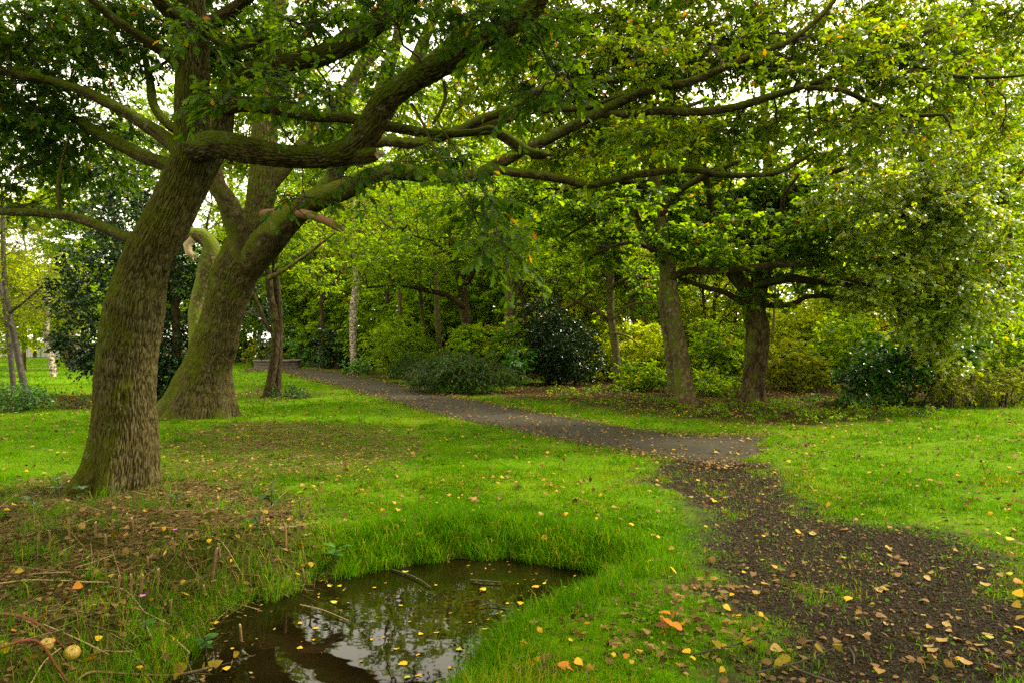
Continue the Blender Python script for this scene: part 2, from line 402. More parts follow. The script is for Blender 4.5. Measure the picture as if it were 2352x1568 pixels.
def plain_mat(name, c1, c2, scale=20, rough=.85, spec=.3, bump=.3, coord='Object'):
    m, N, L = new_mat(name)
    tc = nd(N, 'ShaderNodeTexCoord')
    nz = nd(N, 'ShaderNodeTexNoise', i_Scale=scale, i_Detail=5.0, i_Roughness=.65); L.new(tc.outputs[coord], nz.inputs['Vector'])
    r = ramp(N, [(.3, c1), (.7, c2)]); L.new(nz.outputs['Fac'], r.inputs[0])
    p = nd(N, 'ShaderNodeBsdfPrincipled', i_Roughness=rough); p.inputs['Specular IOR Level'].default_value = spec
    L.new(r.outputs[0], p.inputs['Base Color'])
    if bump:
        bp = nd(N, 'ShaderNodeBump', i_Strength=bump, i_Distance=.02); L.new(nz.outputs['Fac'], bp.inputs['Height']); L.new(bp.outputs[0], p.inputs['Normal'])
    o = nd(N, 'ShaderNodeOutputMaterial'); L.new(p.outputs[0], o.inputs['Surface'])
    return m

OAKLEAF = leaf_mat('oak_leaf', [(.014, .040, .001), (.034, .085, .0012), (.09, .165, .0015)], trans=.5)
OAKLEAF2 = leaf_mat('oak_leaf_pale', [(.034, .074, .001), (.085, .15, .0012), (.18, .25, .0015)], trans=.55)  # paler, yellower leaf colour for the forked oak
SYC = leaf_mat('sycamore_leaf', [(.035, .09, .0015), (.085, .17, .002), (.17, .26, .002)], trans=.6, tb=2.6, rough=.42, spec=.15)
SYCPALE = leaf_mat('maple_leaf_pale', [(.058, .13, .003), (.135, .215, .005), (.29, .35, .008)], autumn=((.38, .28, .01), (.30, .15, .01)), trans=.40, rough=.38, spec=.8)
WOODLEAF = leaf_mat('wood_leaf', [(.032, .085, .001), (.08, .16, .0012), (.17, .25, .0015)], trans=.6, tb=2.7)
YELLEAF = leaf_mat('yellow_green_leaf', [(.09, .16, .001), (.21, .29, .0015), (.39, .44, .002)], trans=.58)
HOLLY = leaf_mat('holly_leaf', [(.004, .018, .002), (.008, .033, .003), (.016, .052, .004)], trans=.12, rough=.3, spec=.3)
BIRCHLEAF = leaf_mat('birch_leaf', [(.05, .09, .002), (.10, .14, .003), (.19, .20, .004)], trans=.52)
RHODO = leaf_mat('rhododendron_leaf', [(.02, .08, .005), (.045, .15, .007), (.09, .23, .009)], trans=.35, rough=.35, spec=.6)
JUNI = leaf_mat('juniper_leaf', [(.012, .036, .002), (.024, .062, .003), (.045, .10, .004)], trans=.2)
GREYJ = leaf_mat('juniper_leaf_grey', [(.04, .065, .025), (.08, .105, .05), (.13, .155, .09)], trans=.15)
REDLEAF = leaf_mat('rust_leaf', [(.16, .04, .006), (.24, .075, .008), (.30, .13, .01)], trans=.45)
GRASSM = leaf_mat('grass_blade', [(.020, .080, .0003), (.058, .185, .0004), (.155, .33, .0006)], autumn=((.36, .30, .03), (.26, .18, .035)), trans=.45, rough=.6, spec=.03, tb=1.6)
LAUREL = leaf_mat('laurel_leaf', [(.012, .05, .003), (.022, .085, .004), (.05, .14, .006)], trans=.25, rough=.3, spec=.35)
OAKBARK = bark_mat('oak_bark', (.030, .024, .007), (.092, .074, .028), moss=(.05, .060, .0015), moss_amt=.26, moss_top=.34, lichen=.15, sx=58, sz=10.0, bump=.6)
OAKLIMB = bark_mat('oak_limb_bark', (.026, .018, .006), (.09, .065, .024), moss=(.06, .08, .0015), moss_amt=.34, moss_top=.42, side=(0, 0, 1), lichen=.3, sx=60, sz=14, bump=.9)
TWIG = plain_mat('twig_bark', (.018, .014, .009), (.05, .038, .024), scale=30, bump=0)
SYCBARK = bark_mat('sycamore_bark', (.038, .026, .010), (.10, .07, .030), moss_amt=.14, moss_top=.25, sx=16, sz=5, bump=.5, lichen=.3)
SMOOTHBARK = bark_mat('smooth_bark', (.060, .044, .018), (.135, .10, .046), moss_amt=.18, moss_top=.25, sx=8, sz=6, bump=.25, lichen=.5)
DARKBARK = bark_mat('dark_bark', (.022, .016, .008), (.075, .055, .025), moss_amt=.12, moss_top=.25, sx=24, sz=6)
SPLINT = plain_mat('splintered_wood', (.12, .085, .04), (.34, .27, .16), scale=35)
PEELED = plain_mat('peeled_wood', (.07, .034, .011), (.15, .078, .03), scale=25)

def birch_mat(name='birch_bark', lo=.50, hi=.62, k=1.0):
    m, N, L = new_mat(name)
    at = nd(N, 'ShaderNodeAttribute', attribute_name='barkco')
    mp = nd(N, 'ShaderNodeMapping'); mp.inputs['Scale'].default_value = (6, 6, 9); L.new(at.outputs['Vector'], mp.inputs['Vector'])
    nz = nd(N, 'ShaderNodeTexNoise', i_Scale=1.3, i_Detail=6.0, i_Roughness=.7); L.new(mp.outputs[0], nz.inputs['Vector'])
    r = ramp(N, [(lo - .08, (.02, .014, .008)), (lo, (.22 * k, .17 * k, .11 * k)), (hi, (.46 * k, .40 * k, .30 * k))]); L.new(nz.outputs['Fac'], r.inputs[0])
    p = nd(N, 'ShaderNodeBsdfPrincipled', i_Roughness=.75); L.new(r.outputs[0], p.inputs['Base Color'])
    bp = nd(N, 'ShaderNodeBump', i_Strength=.4, i_Distance=.02); L.new(nz.outputs['Fac'], bp.inputs['Height']); L.new(bp.outputs[0], p.inputs['Normal'])
    o = nd(N, 'ShaderNodeOutputMaterial'); L.new(p.outputs[0], o.inputs['Surface']); return m
BIRCHBARK = birch_mat(); DARKBIRCH = birch_mat('dark_birch_bark', .60, .74, .25)
# ------------------------------------------------------------------ layout of the ground
WZ = -0.20                                    # water level
def poly_sd(x, y, poly):
    x = np.asarray(x, float); y = np.asarray(y, float); d = np.full(x.shape, 1e9); ins = np.zeros(x.shape, bool)
    n = len(poly)
    for i in range(n):
        (ax, ay), (bx, by) = poly[i], poly[(i + 1) % n]
        ex, ey = bx - ax, by - ay; t = np.clip(((x - ax) * ex + (y - ay) * ey) / max(ex * ex + ey * ey, 1e-12), 0, 1)
        d = np.minimum(d, np.hypot(x - ax - t * ex, y - ay - t * ey))
        c = (ay > y) != (by > y)
        ins ^= c & (x < (bx - ax) * (y - ay) / (by - ay if by != ay else 1e-12) + ax)
    return np.where(ins, -d, d)
PUDDLE = [gpx(a, b, WZ) for a, b in [(400, 1560), (480, 1440), (600, 1385), (720, 1345), (840, 1315), (960, 1290), (1100, 1283), (1230, 1293), (1340, 1308), (1400, 1335), (1360, 1380), (1250, 1420), (1160, 1465), (1090, 1515), (1050, 1568)]]
PUDDLE += [np.array([-0.42, 3.0]), np.array([-0.75, 2.4]), np.array([-1.4, 2.2]), np.array([-1.9, 2.6])]
PUDDLE = [tuple(p) for p in PUDDLE]
PL = [(560, 852), (640, 853), (700, 868), (800, 893), (900, 922), (1000, 950), (1150, 983), (1300, 1013), (1450, 1041), (1560, 1060), (1640, 1070), (1700, 1066)]
PR = [(560, 847), (640, 846.5), (730, 849), (860, 871), (960, 893), (1060, 914), (1200, 940), (1350, 967), (1480, 989), (1600, 1000), (1700, 1001), (1790, 1003)]
PLg = np.array([gpx(*p) for p in PL]); PRg = np.array([gpx(*p) for p in PR])
PATH = [tuple(p) for p in PLg] + [tuple(p) for p in PRg[::-1]]
TRAIL = [tuple(gpx(*p)) for p in [(1540, 1066), (1725, 1066), (1795, 1120), (1890, 1165), (1990, 1200), (2180, 1232), (2270, 1290), (2330, 1370), (2500, 1480)]] + [(4.6, 2.6), (3.6, 1.6), (1.9, 1.7), (1.25, 2.7)] + \
        [tuple(gpx(*p)) for p in [(1700, 1545), (1830, 1480), (1740, 1400), (1670, 1340), (1650, 1270), (1680, 1225), (1640, 1175), (1580, 1130), (1500, 1100)]]
STUB = [tuple(gpx(*p)) for p in [(-200, 1150), (60, 1120), (190, 1090), (380, 1105), (560, 1110), (730, 1170), (770, 1270), (640, 1370), (480, 1440)]] + [(-2.0, 2.4), (-5.5, 2.4)]
STRAW = [tuple(gpx(*p)) for p in [(380, 1010), (560, 970), (760, 972), (930, 1010), (960, 1050), (820, 1090), (560, 1105), (370, 1090)]]
FLOOR = [tuple(gpx(*p)) for p in [(1090, 905), (1200, 880), (1700, 850), (2500, 860), (2400, 925), (2050, 940), (2010, 965), (1850, 985), (1740, 972), (1560, 962), (1380, 940), (1220, 922)]]
NEARB = [tuple(gpx(*p)) for p in [(1380, 1400), (1640, 1320), (1700, 1400), (1820, 1480), (1760, 1568), (1230, 1568)]]
TWINS = [tuple(gpx(*p)) for p in [(540, 905), (600, 885), (700, 892), (720, 912), (640, 925), (545, 918)]]
BRAMB = [tuple(gpx(*p)) for p in [(70, 930), (130, 908), (225, 910), (330, 905), (420, 905), (430, 925), (300, 940), (150, 946)]]
def zones(x, y):
    j = (noise2(x, y, .5, 21) - .5) * .5 + (noise2(x, y, .16, 25) - .5) * .25
    far = np.clip(np.asarray(y, float) / 14, .6, 3)
    z = {}
    z['trail'] = smooth(.40, -.20, poly_sd(x, y, TRAIL) + j * 1.5 - .10)
    z['trail'] = z['trail'] * (1 - .5 * smooth(4.6, 6.5, np.asarray(y, float)) * smooth(.64, .74, noise2(x, y, .4, 27))) * (1 - .3 * smooth(.68, .76, noise2(x, y, .25, 28)))
    z['stub'] = smooth(.35, -.35, poly_sd(x, y, STUB) + j)
    z['straw'] = smooth(.5, -.5, poly_sd(x, y, STRAW) + j * 1.6)
    z['floor'] = smooth(.6, -.6, poly_sd(x, y, FLOOR) + j * 1.6 * far)
    z['twins'] = smooth(.5, -.5, poly_sd(x, y, TWINS) + j * 2) * .8
    z['bramb'] = smooth(.5, -.5, poly_sd(x, y, BRAMB) + j * 2)
    z['path'] = smooth(.04, -.04, poly_sd(x, y, PATH) + j * .12)
    # the wood behind the path: bare shady floor
    wood = smooth(0, 3, (np.asarray(y, float) - 25) + .0 * x) * smooth(-3, 0, np.asarray(x, float) + .28 * np.asarray(y, float) - 1.0)
    z['wood'] = wood
    return z
def pud(x, y):
    return poly_sd(x, y, PUDDLE) + (noise2(x, y, .22, 9) - .5) * .16 + (noise2(x, y, .6, 10) - .5) * .2
def gz(x, y):
    x = np.asarray(x, float); y = np.asarray(y, float)
    fade = smooth(60, 12, np.hypot(x, y))
    base = (.10 * (noise2(x, y, 1.6, 3) - .5) + .05 * (noise2(x, y, .45, 5) - .5)) * fade
    dp = poly_sd(x, y, PATH)
    base = base * smooth(0, .7, dp)
    base = base - .03 * smooth(.2, -.2, poly_sd(x, y, TRAIL))
    hum = smooth(-1.2, -2.0, x) * smooth(6.3, 4.9, y); base = base + hum * (.15 + .26 * (noise2(x, y, .8, 91) - .5) + .10 * (noise2(x, y, .25, 92) - .5))
    d = pud(x, y)
    left = smooth(-1.0, -1.9, x)
    w = .32 + .12 * left
    up = smooth(0, 1, np.clip(d / w, 0, 1)) * .6 + np.clip(d / w, 0, 1) * .4
    z_out = (WZ - .03) + (base - WZ + .03) * np.clip(up, 0, 1)
    z_in = WZ - .03 - .22 * smooth(0, .5, -d)
    return np.where(d > 0, z_out, z_in)

def axis(fine_a, fine_b, step, lo, hi, g=1.16):
    a = list(np.arange(fine_a, fine_b + 1e-6, step)); s = step
    while a[-1] < hi: s *= g; a.append(a[-1] + s)
    s = step
    while a[0] > lo: s *= g; a.insert(0, a[0] - s)
    return np.array(a)
gx = axis(-6.5, 7.0, .07, -900, 900); gy = axis(1.6, 11.5, .06, -60, 1500)
X, Yg = np.meshgrid(gx, gy); Z = gz(X, Yg); zz = zones(X, Yg)
ny, nx = X.shape
i = np.arange(ny - 1)[:, None] * nx; j = np.arange(nx - 1)[None]
GF = np.stack([i + j, i + j + 1, i + nx + j + 1, i + nx + j], -1).reshape(-1, 4)

def ground_mat():
    m, N, L = new_mat('ground_soil')
    geo = nd(N, 'ShaderNodeNewGeometry')
    def at(n): return nd(N, 'ShaderNodeAttribute', attribute_name=n).outputs['Fac']
    def nz(s, d=5.0, r=.65):
        q = nd(N, 'ShaderNodeTexNoise', i_Scale=s, i_Detail=d, i_Roughness=r); L.new(geo.outputs['Position'], q.inputs['Vector']); return q.outputs['Fac']
    n1, n2, n3 = nz(.5), nz(9.0), nz(70.0)
    grass = ramp(N, [(.25, (.03, .085, .001)), (.5, (.07, .16, .0012)), (.75, (.13, .22, .002))]); L.new(n2, grass.inputs[0])
    grass2 = mixc(N, L, maprange(N, L, n1, .35, .7, 0, .5), grass.outputs[0], (.14, .19, .004))
    soil = ramp(N, [(.3, (.008, .005, .002)), (.5, (.032, .020, .007)), (.68, (.075, .048, .018)), (.8, (.16, .11, .045))]); L.new(n3, soil.inputs[0])
    trail = ramp(N, [(.3, (.008, .006, .003)), (.5, (.030, .023, .015)), (.65, (.058, .046, .031)), (.8, (.11, .09, .062))]); L.new(n3, trail.inputs[0])
    c = mixc(N, L, at('dirt'), grass2, soil.outputs[0]); c = mixc(N, L, at('trail'), c, trail.outputs[0])
    p = nd(N, 'ShaderNodeBsdfPrincipled', i_Roughness=.95); p.inputs['Specular IOR Level'].default_value = .04; L.new(c, p.inputs['Base Color'])
    bp = nd(N, 'ShaderNodeBump', i_Strength=.9, i_Distance=.03); L.new(n3, bp.inputs['Height']); L.new(bp.outputs[0], p.inputs['Normal'])
    o = nd(N, 'ShaderNodeOutputMaterial'); L.new(p.outputs[0], o.inputs['Surface']); return m
dirt = np.clip(zz['stub'] * .85 + zz['straw'] * .45 + zz['floor'] + zz['twins'] + zz['bramb'] + zz['wood'] * .9, 0, 1)
dp = pud(X, Yg); dirt = np.maximum(dirt, smooth(.28, .02, dp))
mb = MB(); mb.add(np.stack([X, Yg, Z], -1).reshape(-1, 3), GF, dirt=dirt.ravel(), trail=zz['trail'].ravel())
tag(mb.build('ground', ground_mat()), 'soft grassy park ground with bare leaf strewn soil under the trees', 'ground', kind='structure')

# tarmac path
def tarmac_mat():
    m, N, L = new_mat('old_tarmac')
    geo = nd(N, 'ShaderNodeNewGeometry')
    def nz(s, d=5.0, r=.65):
        q = nd(N, 'ShaderNodeTexNoise', i_Scale=s, i_Detail=d, i_Roughness=r); L.new(geo.outputs['Position'], q.inputs['Vector']); return q.outputs['Fac']
    a, b, c_ = nz(140.0, 3.0), nz(1.3), nz(6.0)
    r1 = ramp(N, [(.3, (.013, .0115, .009)), (.55, (.032, .028, .021)), (.75, (.07, .062, .048))]); L.new(a, r1.inputs[0])
    r2 = mixc(N, L, maprange(N, L, b, .42, .62, 0, .65), r1.outputs[0], (.036, .031, .012))
    r3 = mixc(N, L, maprange(N, L, c_, .6, .75, 0, .5), r2, (.05, .035, .018))
    p = nd(N, 'ShaderNodeBsdfPrincipled'); p.inputs['Specular IOR Level'].default_value = .12; L.new(r3, p.inputs['Base Color']); L.new(maprange(N, L, b, .35, .65, .55, .85), p.inputs['Roughness'])
    bp = nd(N, 'ShaderNodeBump', i_Strength=.5, i_Distance=.01); L.new(a, bp.inputs['Height']); L.new(bp.outputs[0], p.inputs['Normal'])
    o = nd(N, 'ShaderNodeOutputMaterial'); L.new(p.outputs[0], o.inputs['Surface']); return m
def strip(Lp, Rp, n, across, z0, z1):
    a = catmull(np.c_[Lp, np.zeros(len(Lp))], 16)[:, :2]; b = catmull(np.c_[Rp, np.zeros(len(Rp))], 16)[:, :2]
    t = np.linspace(0, 1, across); q = np.linspace(-.0, 1.0, across)
    wob = (noise2(a[:, 0], a[:, 1], .35, 40) - .5) * .10
    P = a[:, None] * (1 - q)[None, :, None] + b[:, None] * q[None, :, None]
    Zt = np.full(P.shape[:2], z1); Zt = Zt + .02 * np.sin(q * math.pi)[None]
    V = np.concatenate([P, Zt[..., None]], -1)
    e0 = np.concatenate([P[:, :1], np.full((len(a), 1, 1), z0)], -1); e1 = np.concatenate([P[:, -1:], np.full((len(a), 1, 1), z0)], -1)
    V = np.concatenate([e0, V, e1], 1); n, m = V.shape[:2]
    i = np.arange(n - 1)[:, None] * m; j = np.arange(m - 1)[None]
    F = np.stack([i + j, i + m + j, i + m + j + 1, i + j + 1], -1).reshape(-1, 4)
    return V, F
V, F = strip(PLg, PRg, 0, 9, -.06, .012)
V[-24:, 1:-1, 2] = np.minimum(V[-24:, 1:-1, 2], np.linspace(.02, .004, 24)[:, None]); V[-10:, :, :2] += ((noise2(V[-10:, :, 0], V[-10:, :, 1], .22, 44) - .5) * np.linspace(0, .35, 10)[:, None])[..., None]
V[-1, :, :2] += np.c_[np.linspace(-.05, .1, V.shape[1]) + .12 * np.sin(np.arange(V.shape[1]) * 2.1), .10 * np.cos(np.arange(V.shape[1]) * 1.7)]
mb = MB(); mb.add(V, F[:, ::-1]); mb_end = V[-1]; 
tag(mb.build('path', tarmac_mat()), 'winding old tarmac path with leaf strewn edges', 'path', kind='structure')

# water in the puddle
def water_mat():
    m, N, L = new_mat('murky_water')
    geo = nd(N, 'ShaderNodeNewGeometry')
    q = nd(N, 'ShaderNodeTexNoise', i_Scale=5.0, i_Detail=2.0); L.new(geo.outputs['Position'], q.inputs['Vector'])
    bp = nd(N, 'ShaderNodeBump', i_Strength=.05, i_Distance=.02); L.new(q.outputs['Fac'], bp.inputs['Height'])
    n2 = nd(N, 'ShaderNodeTexNoise', i_Scale=3.0, i_Detail=4.0); L.new(geo.outputs['Position'], n2.inputs['Vector'])
    r = ramp(N, [(.35, (.003, .0022, .0006)), (.7, (.009, .006, .0015))]); L.new(n2.outputs['Fac'], r.inputs[0])
    p = nd(N, 'ShaderNodeBsdfPrincipled', i_Roughness=.02, i_IOR=1.33); L.new(r.outputs[0], p.inputs['Base Color']); L.new(bp.outputs[0], p.inputs['Normal'])
    p.inputs['Specular IOR Level'].default_value = .48
    o = nd(N, 'ShaderNodeOutputMaterial'); L.new(p.outputs[0], o.inputs['Surface']); return m
wx = np.linspace(-3.6, 1.3, 25); wy = np.linspace(1.7, 6.4, 25); WXm, WYm = np.meshgrid(wx, wy)
i = np.arange(24)[:, None] * 25; j = np.arange(24)[None]
mb = MB(); mb.add(np.stack([WXm, WYm, np.full_like(WXm, WZ)], -1), np.stack([i + j, i + j + 1, i + 26 + j, i + 25 + j], -1).reshape(-1, 4))
tag(mb.build('water', water_mat()), 'still dark puddle water reflecting bright gaps in the canopy', 'water', kind='structure')

def scatter(poly, n, ymin=2.0, ymax=60, jit=0.3):
    P = np.array(poly); out = []
    while sum(map(len, out)) < n:
        x = rng.uniform(P[:, 0].min(), P[:, 0].max(), n * 3); y = rng.uniform(max(P[:, 1].min(), ymin), min(P[:, 1].max(), ymax), n * 3)
        k = poly_sd(x, y, poly) < rng.normal(size=len(x)) * jit
        out.append(np.stack([x[k], y[k]], -1))
    return np.concatenate(out)[:n]
def flat_dirs(n, tilt=.35):
    a = rng.random(n) * 2 * math.pi; dv = np.stack([np.cos(a), np.sin(a), rng.normal(size=n) * tilt * .5], -1)
    nv = np.array([0, 0, 1.0]) + rng.normal(size=(n, 3)) * tilt
    return dv, nv
# ---- grass
def blades(mb, x, y, h, w, near, tone):
    n = len(x); z = gz(x, y) - .008; a = rng.random(n) * 2 * math.pi; ln = rng.uniform(.2, 1.05, n) * h
    dx, dy = np.cos(a), np.sin(a); b2 = rng.random(n) * 2 * math.pi; sx_, sy_ = np.cos(b2) * w / 2, np.sin(b2) * w / 2
    base = np.stack([x, y, z], -1); S = np.stack([sx_, sy_, 0 * x], -1); Dv = np.stack([dx, dy, 0 * x], -1)
    up = np.array([0, 0, 1.0])
    tip = base + Dv * ln[:, None] + up * (h * np.sqrt(np.maximum(1 - (ln / h) ** 2 * .75, .1)))[:, None]
    if near:
        mid = base + Dv * (ln * .32)[:, None] + up * (h * .58)[:, None]
        V = np.stack([base - S, base + S, mid - S * .8, mid + S * .8, tip], 1); o = np.arange(n)[:, None] * 5
        mb.add(V, [o + np.array([[0, 1, 3, 2]]), o + np.array([[2, 3, 4]])], 0, tone=np.repeat(tone, 5))
    else:
        V = np.stack([base - S, base + S, tip], 1); mb.add(V, [np.arange(n)[:, None] * 3 + np.array([[0, 1, 2]])], 0, tone=np.repeat(tone, 3))
def grass_at(x, y):
    """how much grass grows: 0..1 and a height factor"""
    z = zones(x, y)
    d = (1 - z['trail'] * .96) * (1 - z['stub'] * .91) * (1 - z['straw'] * .3) * (1 - z['floor'] * .93) * (1 - z['twins'] * .6) * (1 - z['bramb'] * .8) * (1 - z['wood'] * .97) * (1 - z['path'])
    dp = pud(x, y); d = np.where(dp < .03, 0, d); d = d * (1 - .8 * smooth(.62, .72, noise2(x, y, .55, 71)) * smooth(.2, .8, dp))
    patch = noise2(x, y, .9, 33); d = d * (.5 + .5 * smooth(.3, .6, patch)) * (.35 + .65 * smooth(.3, .42, noise2(x, y, .28, 36)))
    bank = smooth(.75, .15, dp)
    return d, 1 + 2.4 * bank + .5 * smooth(.5, .75, noise2(x, y, .5, 35)) - .25 * z['straw']
mbg = MB()
for (y0, y1, n, h, w, near) in [(2.2, 4.6, 190000, .038, .0036, True), (4.6, 8, 300000, .038, .005, True), (8, 14, 320000, .04, .009, False), (14, 24, 240000, .05, .018, False), (24, 75, 200000, .085, .05, False)]:
    y = np.sqrt(rng.uniform(y0 ** 2, y1 ** 2, n)); x = rng.uniform(-1, 1, n) * (y * .80 + .5)
    d, hf = grass_at(x, y); k = rng.random(n) < d; x, y, hf = x[k], y[k], hf[k]
    tone = np.clip(-.12 + .8 * noise2(x, y, .7, 50) + .5 * noise2(x, y, 3.5, 52) - .1 + .55 * (rng.random(len(x)) - .5), 0, 1)
    zs = zones(x, y); dry = rng.random(len(x)) < (.04 + .25 * zs['straw'] + .2 * zs['stub'] + .22 * smooth(.55, .72, noise2(x, y, 1.4, 58)))
    tone = np.where(dry, 1.2 + .8 * rng.random(len(x)), tone)
    blades(mbg, x, y, h * hf * rng.uniform(.5, 1.35, len(x)), w * rng.uniform(.7, 1.3, len(x)), near, tone)
n = 90000; y = np.sqrt(rng.uniform(2.2 ** 2, 12 ** 2, n)); x = rng.uniform(-1, 1, n) * (y * .8 + .5); d, hf = grass_at(x, y); k = rng.random(n) < d * smooth(.42, .62, noise2(x, y, .6, 37)) + .06 * (d > 0); x, y = x[k], y[k]; n = len(x)
a_ = rng.random(n) * 6.283; dv = np.stack([np.cos(a_), np.sin(a_), rng.normal(size=n) * .3], -1)
place(mbg, OVAL, np.c_[x, y, gz(x, y) + rng.uniform(.012, .035, n)], dv, np.array([0, 0, 1.0]) + rng.normal(size=(n, 3)) * .4, rng.uniform(.012, .03, n), 0, np.clip(.2 + .6 * rng.random(n), 0, 1))   # clover and small weeds in the turf
# ragged fringe along the path edges and round the broken end
for E_ in (PLg, PRg, np.array([PLg[-1], PRg[-1]])):
    c = catmull(np.c_[E_, 0 * E_], 60)[:, :2]; c = c[rng.integers(0, len(c), 9000)] + rng.normal(size=(9000, 2)) * .07; c = c[(noise2(c[:, 0], c[:, 1], .4, 47) > .4) & (poly_sd(c[:, 0], c[:, 1], TRAIL) > .15)]
    n = len(c); far = np.clip(c[:, 1] / 9, .8, 3); blades(mbg, c[:, 0], c[:, 1], .055 * rng.uniform(.6, 1.5, n), .006 * far, False, np.clip(.2 + .6 * rng.random(n), 0, 1))
n = 16000; a_ = catmull(np.array([(*p, 0) for p in PUDDLE + PUDDLE[:1]]), 40)[:, :2]; c = a_[rng.integers(0, len(a_), n)] + rng.normal(size=(n, 2)) * .13; dd = pud(c[:, 0], c[:, 1]); c = c[(dd > .0) & (dd < .3) & (noise2(c[:, 0], c[:, 1], .3, 49) > .38)]; n = len(c)
blades(mbg, c[:, 0], c[:, 1], .13 * rng.uniform(.5, 1.6, n), np.full(n, .0045), True, np.clip(.1 + .6 * rng.random(n) + (rng.random(n) < .12), 0, 2))     # long overhanging bank grass
# tufts: coarser clumps scattered through the turf and the cleared bank
for n, y0, y1, poly, h0, tlo, thi in [(2600, 2.6, 18, None, .06, .0, .55), (130, 2.4, 7, STUB, .14, .0, .45)]:
    if poly is None: y = np.sqrt(rng.uniform(y0 ** 2, y1 ** 2, n)); x = rng.uniform(-1, 1, n) * (y * .8 + .4)
    else: c = scatter(poly, n, jit=.2); x, y = c[:, 0], c[:, 1]
    d, hf = grass_at(x, y); z_ = zones(x, y); k = (pud(x, y) > .04) & (z_['path'] < .1) & (z_['trail'] < .5) & (z_['wood'] < .3) & (rng.random(n) < (.35 + .65 * (noise2(x, y, 1.1, 95) > .5))); x, y = x[k], y[k]; n = len(x)
    B = 30; s_ = rng.uniform(.02, .055, n) * np.clip(y / 6, 1, 2.5); X2 = (x[:, None] + rng.normal(size=(n, B)) * s_[:, None]).ravel(); Y2 = (y[:, None] + rng.normal(size=(n, B)) * s_[:, None]).ravel()
    hh = np.repeat(h0 * rng.uniform(.7, 1.6, n), B) * rng.uniform(.5, 1.2, n * B); tt = np.clip(np.repeat(rng.uniform(tlo, thi, n), B) + .2 * rng.random(n * B) + (rng.random(n * B) < .06), 0, 2)
    k2 = pud(X2, Y2) > .02; X2, Y2, hh, tt = X2[k2], Y2[k2], hh[k2], tt[k2]; blades(mbg, X2, Y2, hh, .0045 * np.clip(Y2 / 5, .9, 2.5), True, tt)
tag(mbg.build('grass', GRASSM), 'bright green park grass on lawn, verge and puddle banks', 'grass', kind='stuff')

# ---- leaf litter, straw and gravel nobody could count
def litter_mat(name, stops, trans=.15):
    m, N, L = new_mat(name)
    at_ = nd(N, 'ShaderNodeAttribute', attribute_name='tone'); r = ramp(N, stops); L.new(at_.outputs['Fac'], r.inputs[0])
    geo = nd(N, 'ShaderNodeNewGeometry'); nz = nd(N, 'ShaderNodeTexNoise', i_Scale=120.0, i_Detail=3.0); L.new(geo.outputs['Position'], nz.inputs['Vector'])
    c = mixc(N, L, maprange(N, L, nz.outputs['Fac'], .35, .7, 0, .5), r.outputs[0], (.06, .035, .012))
    p = nd(N, 'ShaderNodeBsdfPrincipled', i_Roughness=.7); p.inputs['Specular IOR Level'].default_value = .06; L.new(c, p.inputs['Base Color'])
    t = nd(N, 'ShaderNodeBsdfTranslucent'); L.new(c, t.inputs['Color'])
    mx = nd(N, 'ShaderNodeMixShader', i_0=trans); L.new(p.outputs[0], mx.inputs[1]); L.new(t.outputs[0], mx.inputs[2])
    o = nd(N, 'ShaderNodeOutputMaterial'); L.new(mx.outputs[0], o.inputs['Surface']); return m
LITTER = litter_mat('fallen_leaf_mix', [(0, (.035, .020, .010)), (.35, (.11, .06, .025)), (.6, (.20, .12, .045)), (.8, (.32, .20, .06)), (.95, (.45, .28, .03)), (1, (.50, .33, .03))])
STRAWM = litter_mat('dry_straw', [(0, (.04, .024, .008)), (.5, (.14, .095, .032)), (.85, (.28, .20, .085)), (1, (.42, .32, .16))], .05)
GRAV = litter_mat('mulch_chip', [(0, (.007, .005, .003)), (.5, (.031, .025, .017)), (.85, (.062, .051, .036)), (1, (.11, .092, .066))], 0)
mbl = MB()
for poly, n, sz, t0, t1, jit in [(TRAIL, 2400, .025, 0, .7, .3), (STUB, 14000, .036, 0, .75, .3), (STRAW, 5200, .032, .1, 1, .7), (FLOOR, 11000, .075, .25, .95, .5), (PATH, 900, .055, .4, 1, .05), (NEARB, 520, .04, .0, .85, .25), (TWINS, 900, .06, 0, .6, .4), (BRAMB, 2200, .07, 0, .6, .5)]:
    p = scatter(poly, n, jit=jit); k = poly_sd(p[:, 0], p[:, 1], PUDDLE) > .05; p = p[k]; n = len(p)
    onp = smooth(.05, 0, poly_sd(p[:, 0], p[:, 1], PATH)) * .03
    dv, nv = flat_dirs(n, .4); place(mbl, OVAL if sz < .05 else RH, np.c_[p, gz(p[:, 0], p[:, 1]) + .012 + onp], dv, nv, sz * rng.uniform(.5, 1.5, n), 0, rng.uniform(t0, t1, n))
# leaves gathered along the path edges and strewn over the lawn
for E in (PLg, PRg):
    c = catmull(np.c_[E, 0 * E], 30)[:, :2]; c = c[rng.integers(0, len(c), 2200)] + rng.normal(size=(2200, 2)) * np.array([.2, .2])
    far = np.clip(c[:, 1] / 14, .8, 2); dv, nv = flat_dirs(len(c), .4)
    place(mbl, RH, np.c_[c, gz(c[:, 0], c[:, 1]) + .045], dv, nv, .05 * far * rng.uniform(.6, 1.3, len(c)), 0, rng.uniform(.1, .9, len(c)))
n = 8500; y = np.sqrt(rng.uniform(9, 420, n)); x = rng.uniform(-1, 1, n) * y * .8; k = poly_sd(x, y, PUDDLE) > .1; x, y = x[k], y[k]; n = len(x); dv, nv = flat_dirs(n, .5)
place(mbl, POPLAR, np.c_[x, y, gz(x, y) + .035], dv, nv, rng.uniform(.025, .055, n), 0, rng.uniform(.0, 1, n))
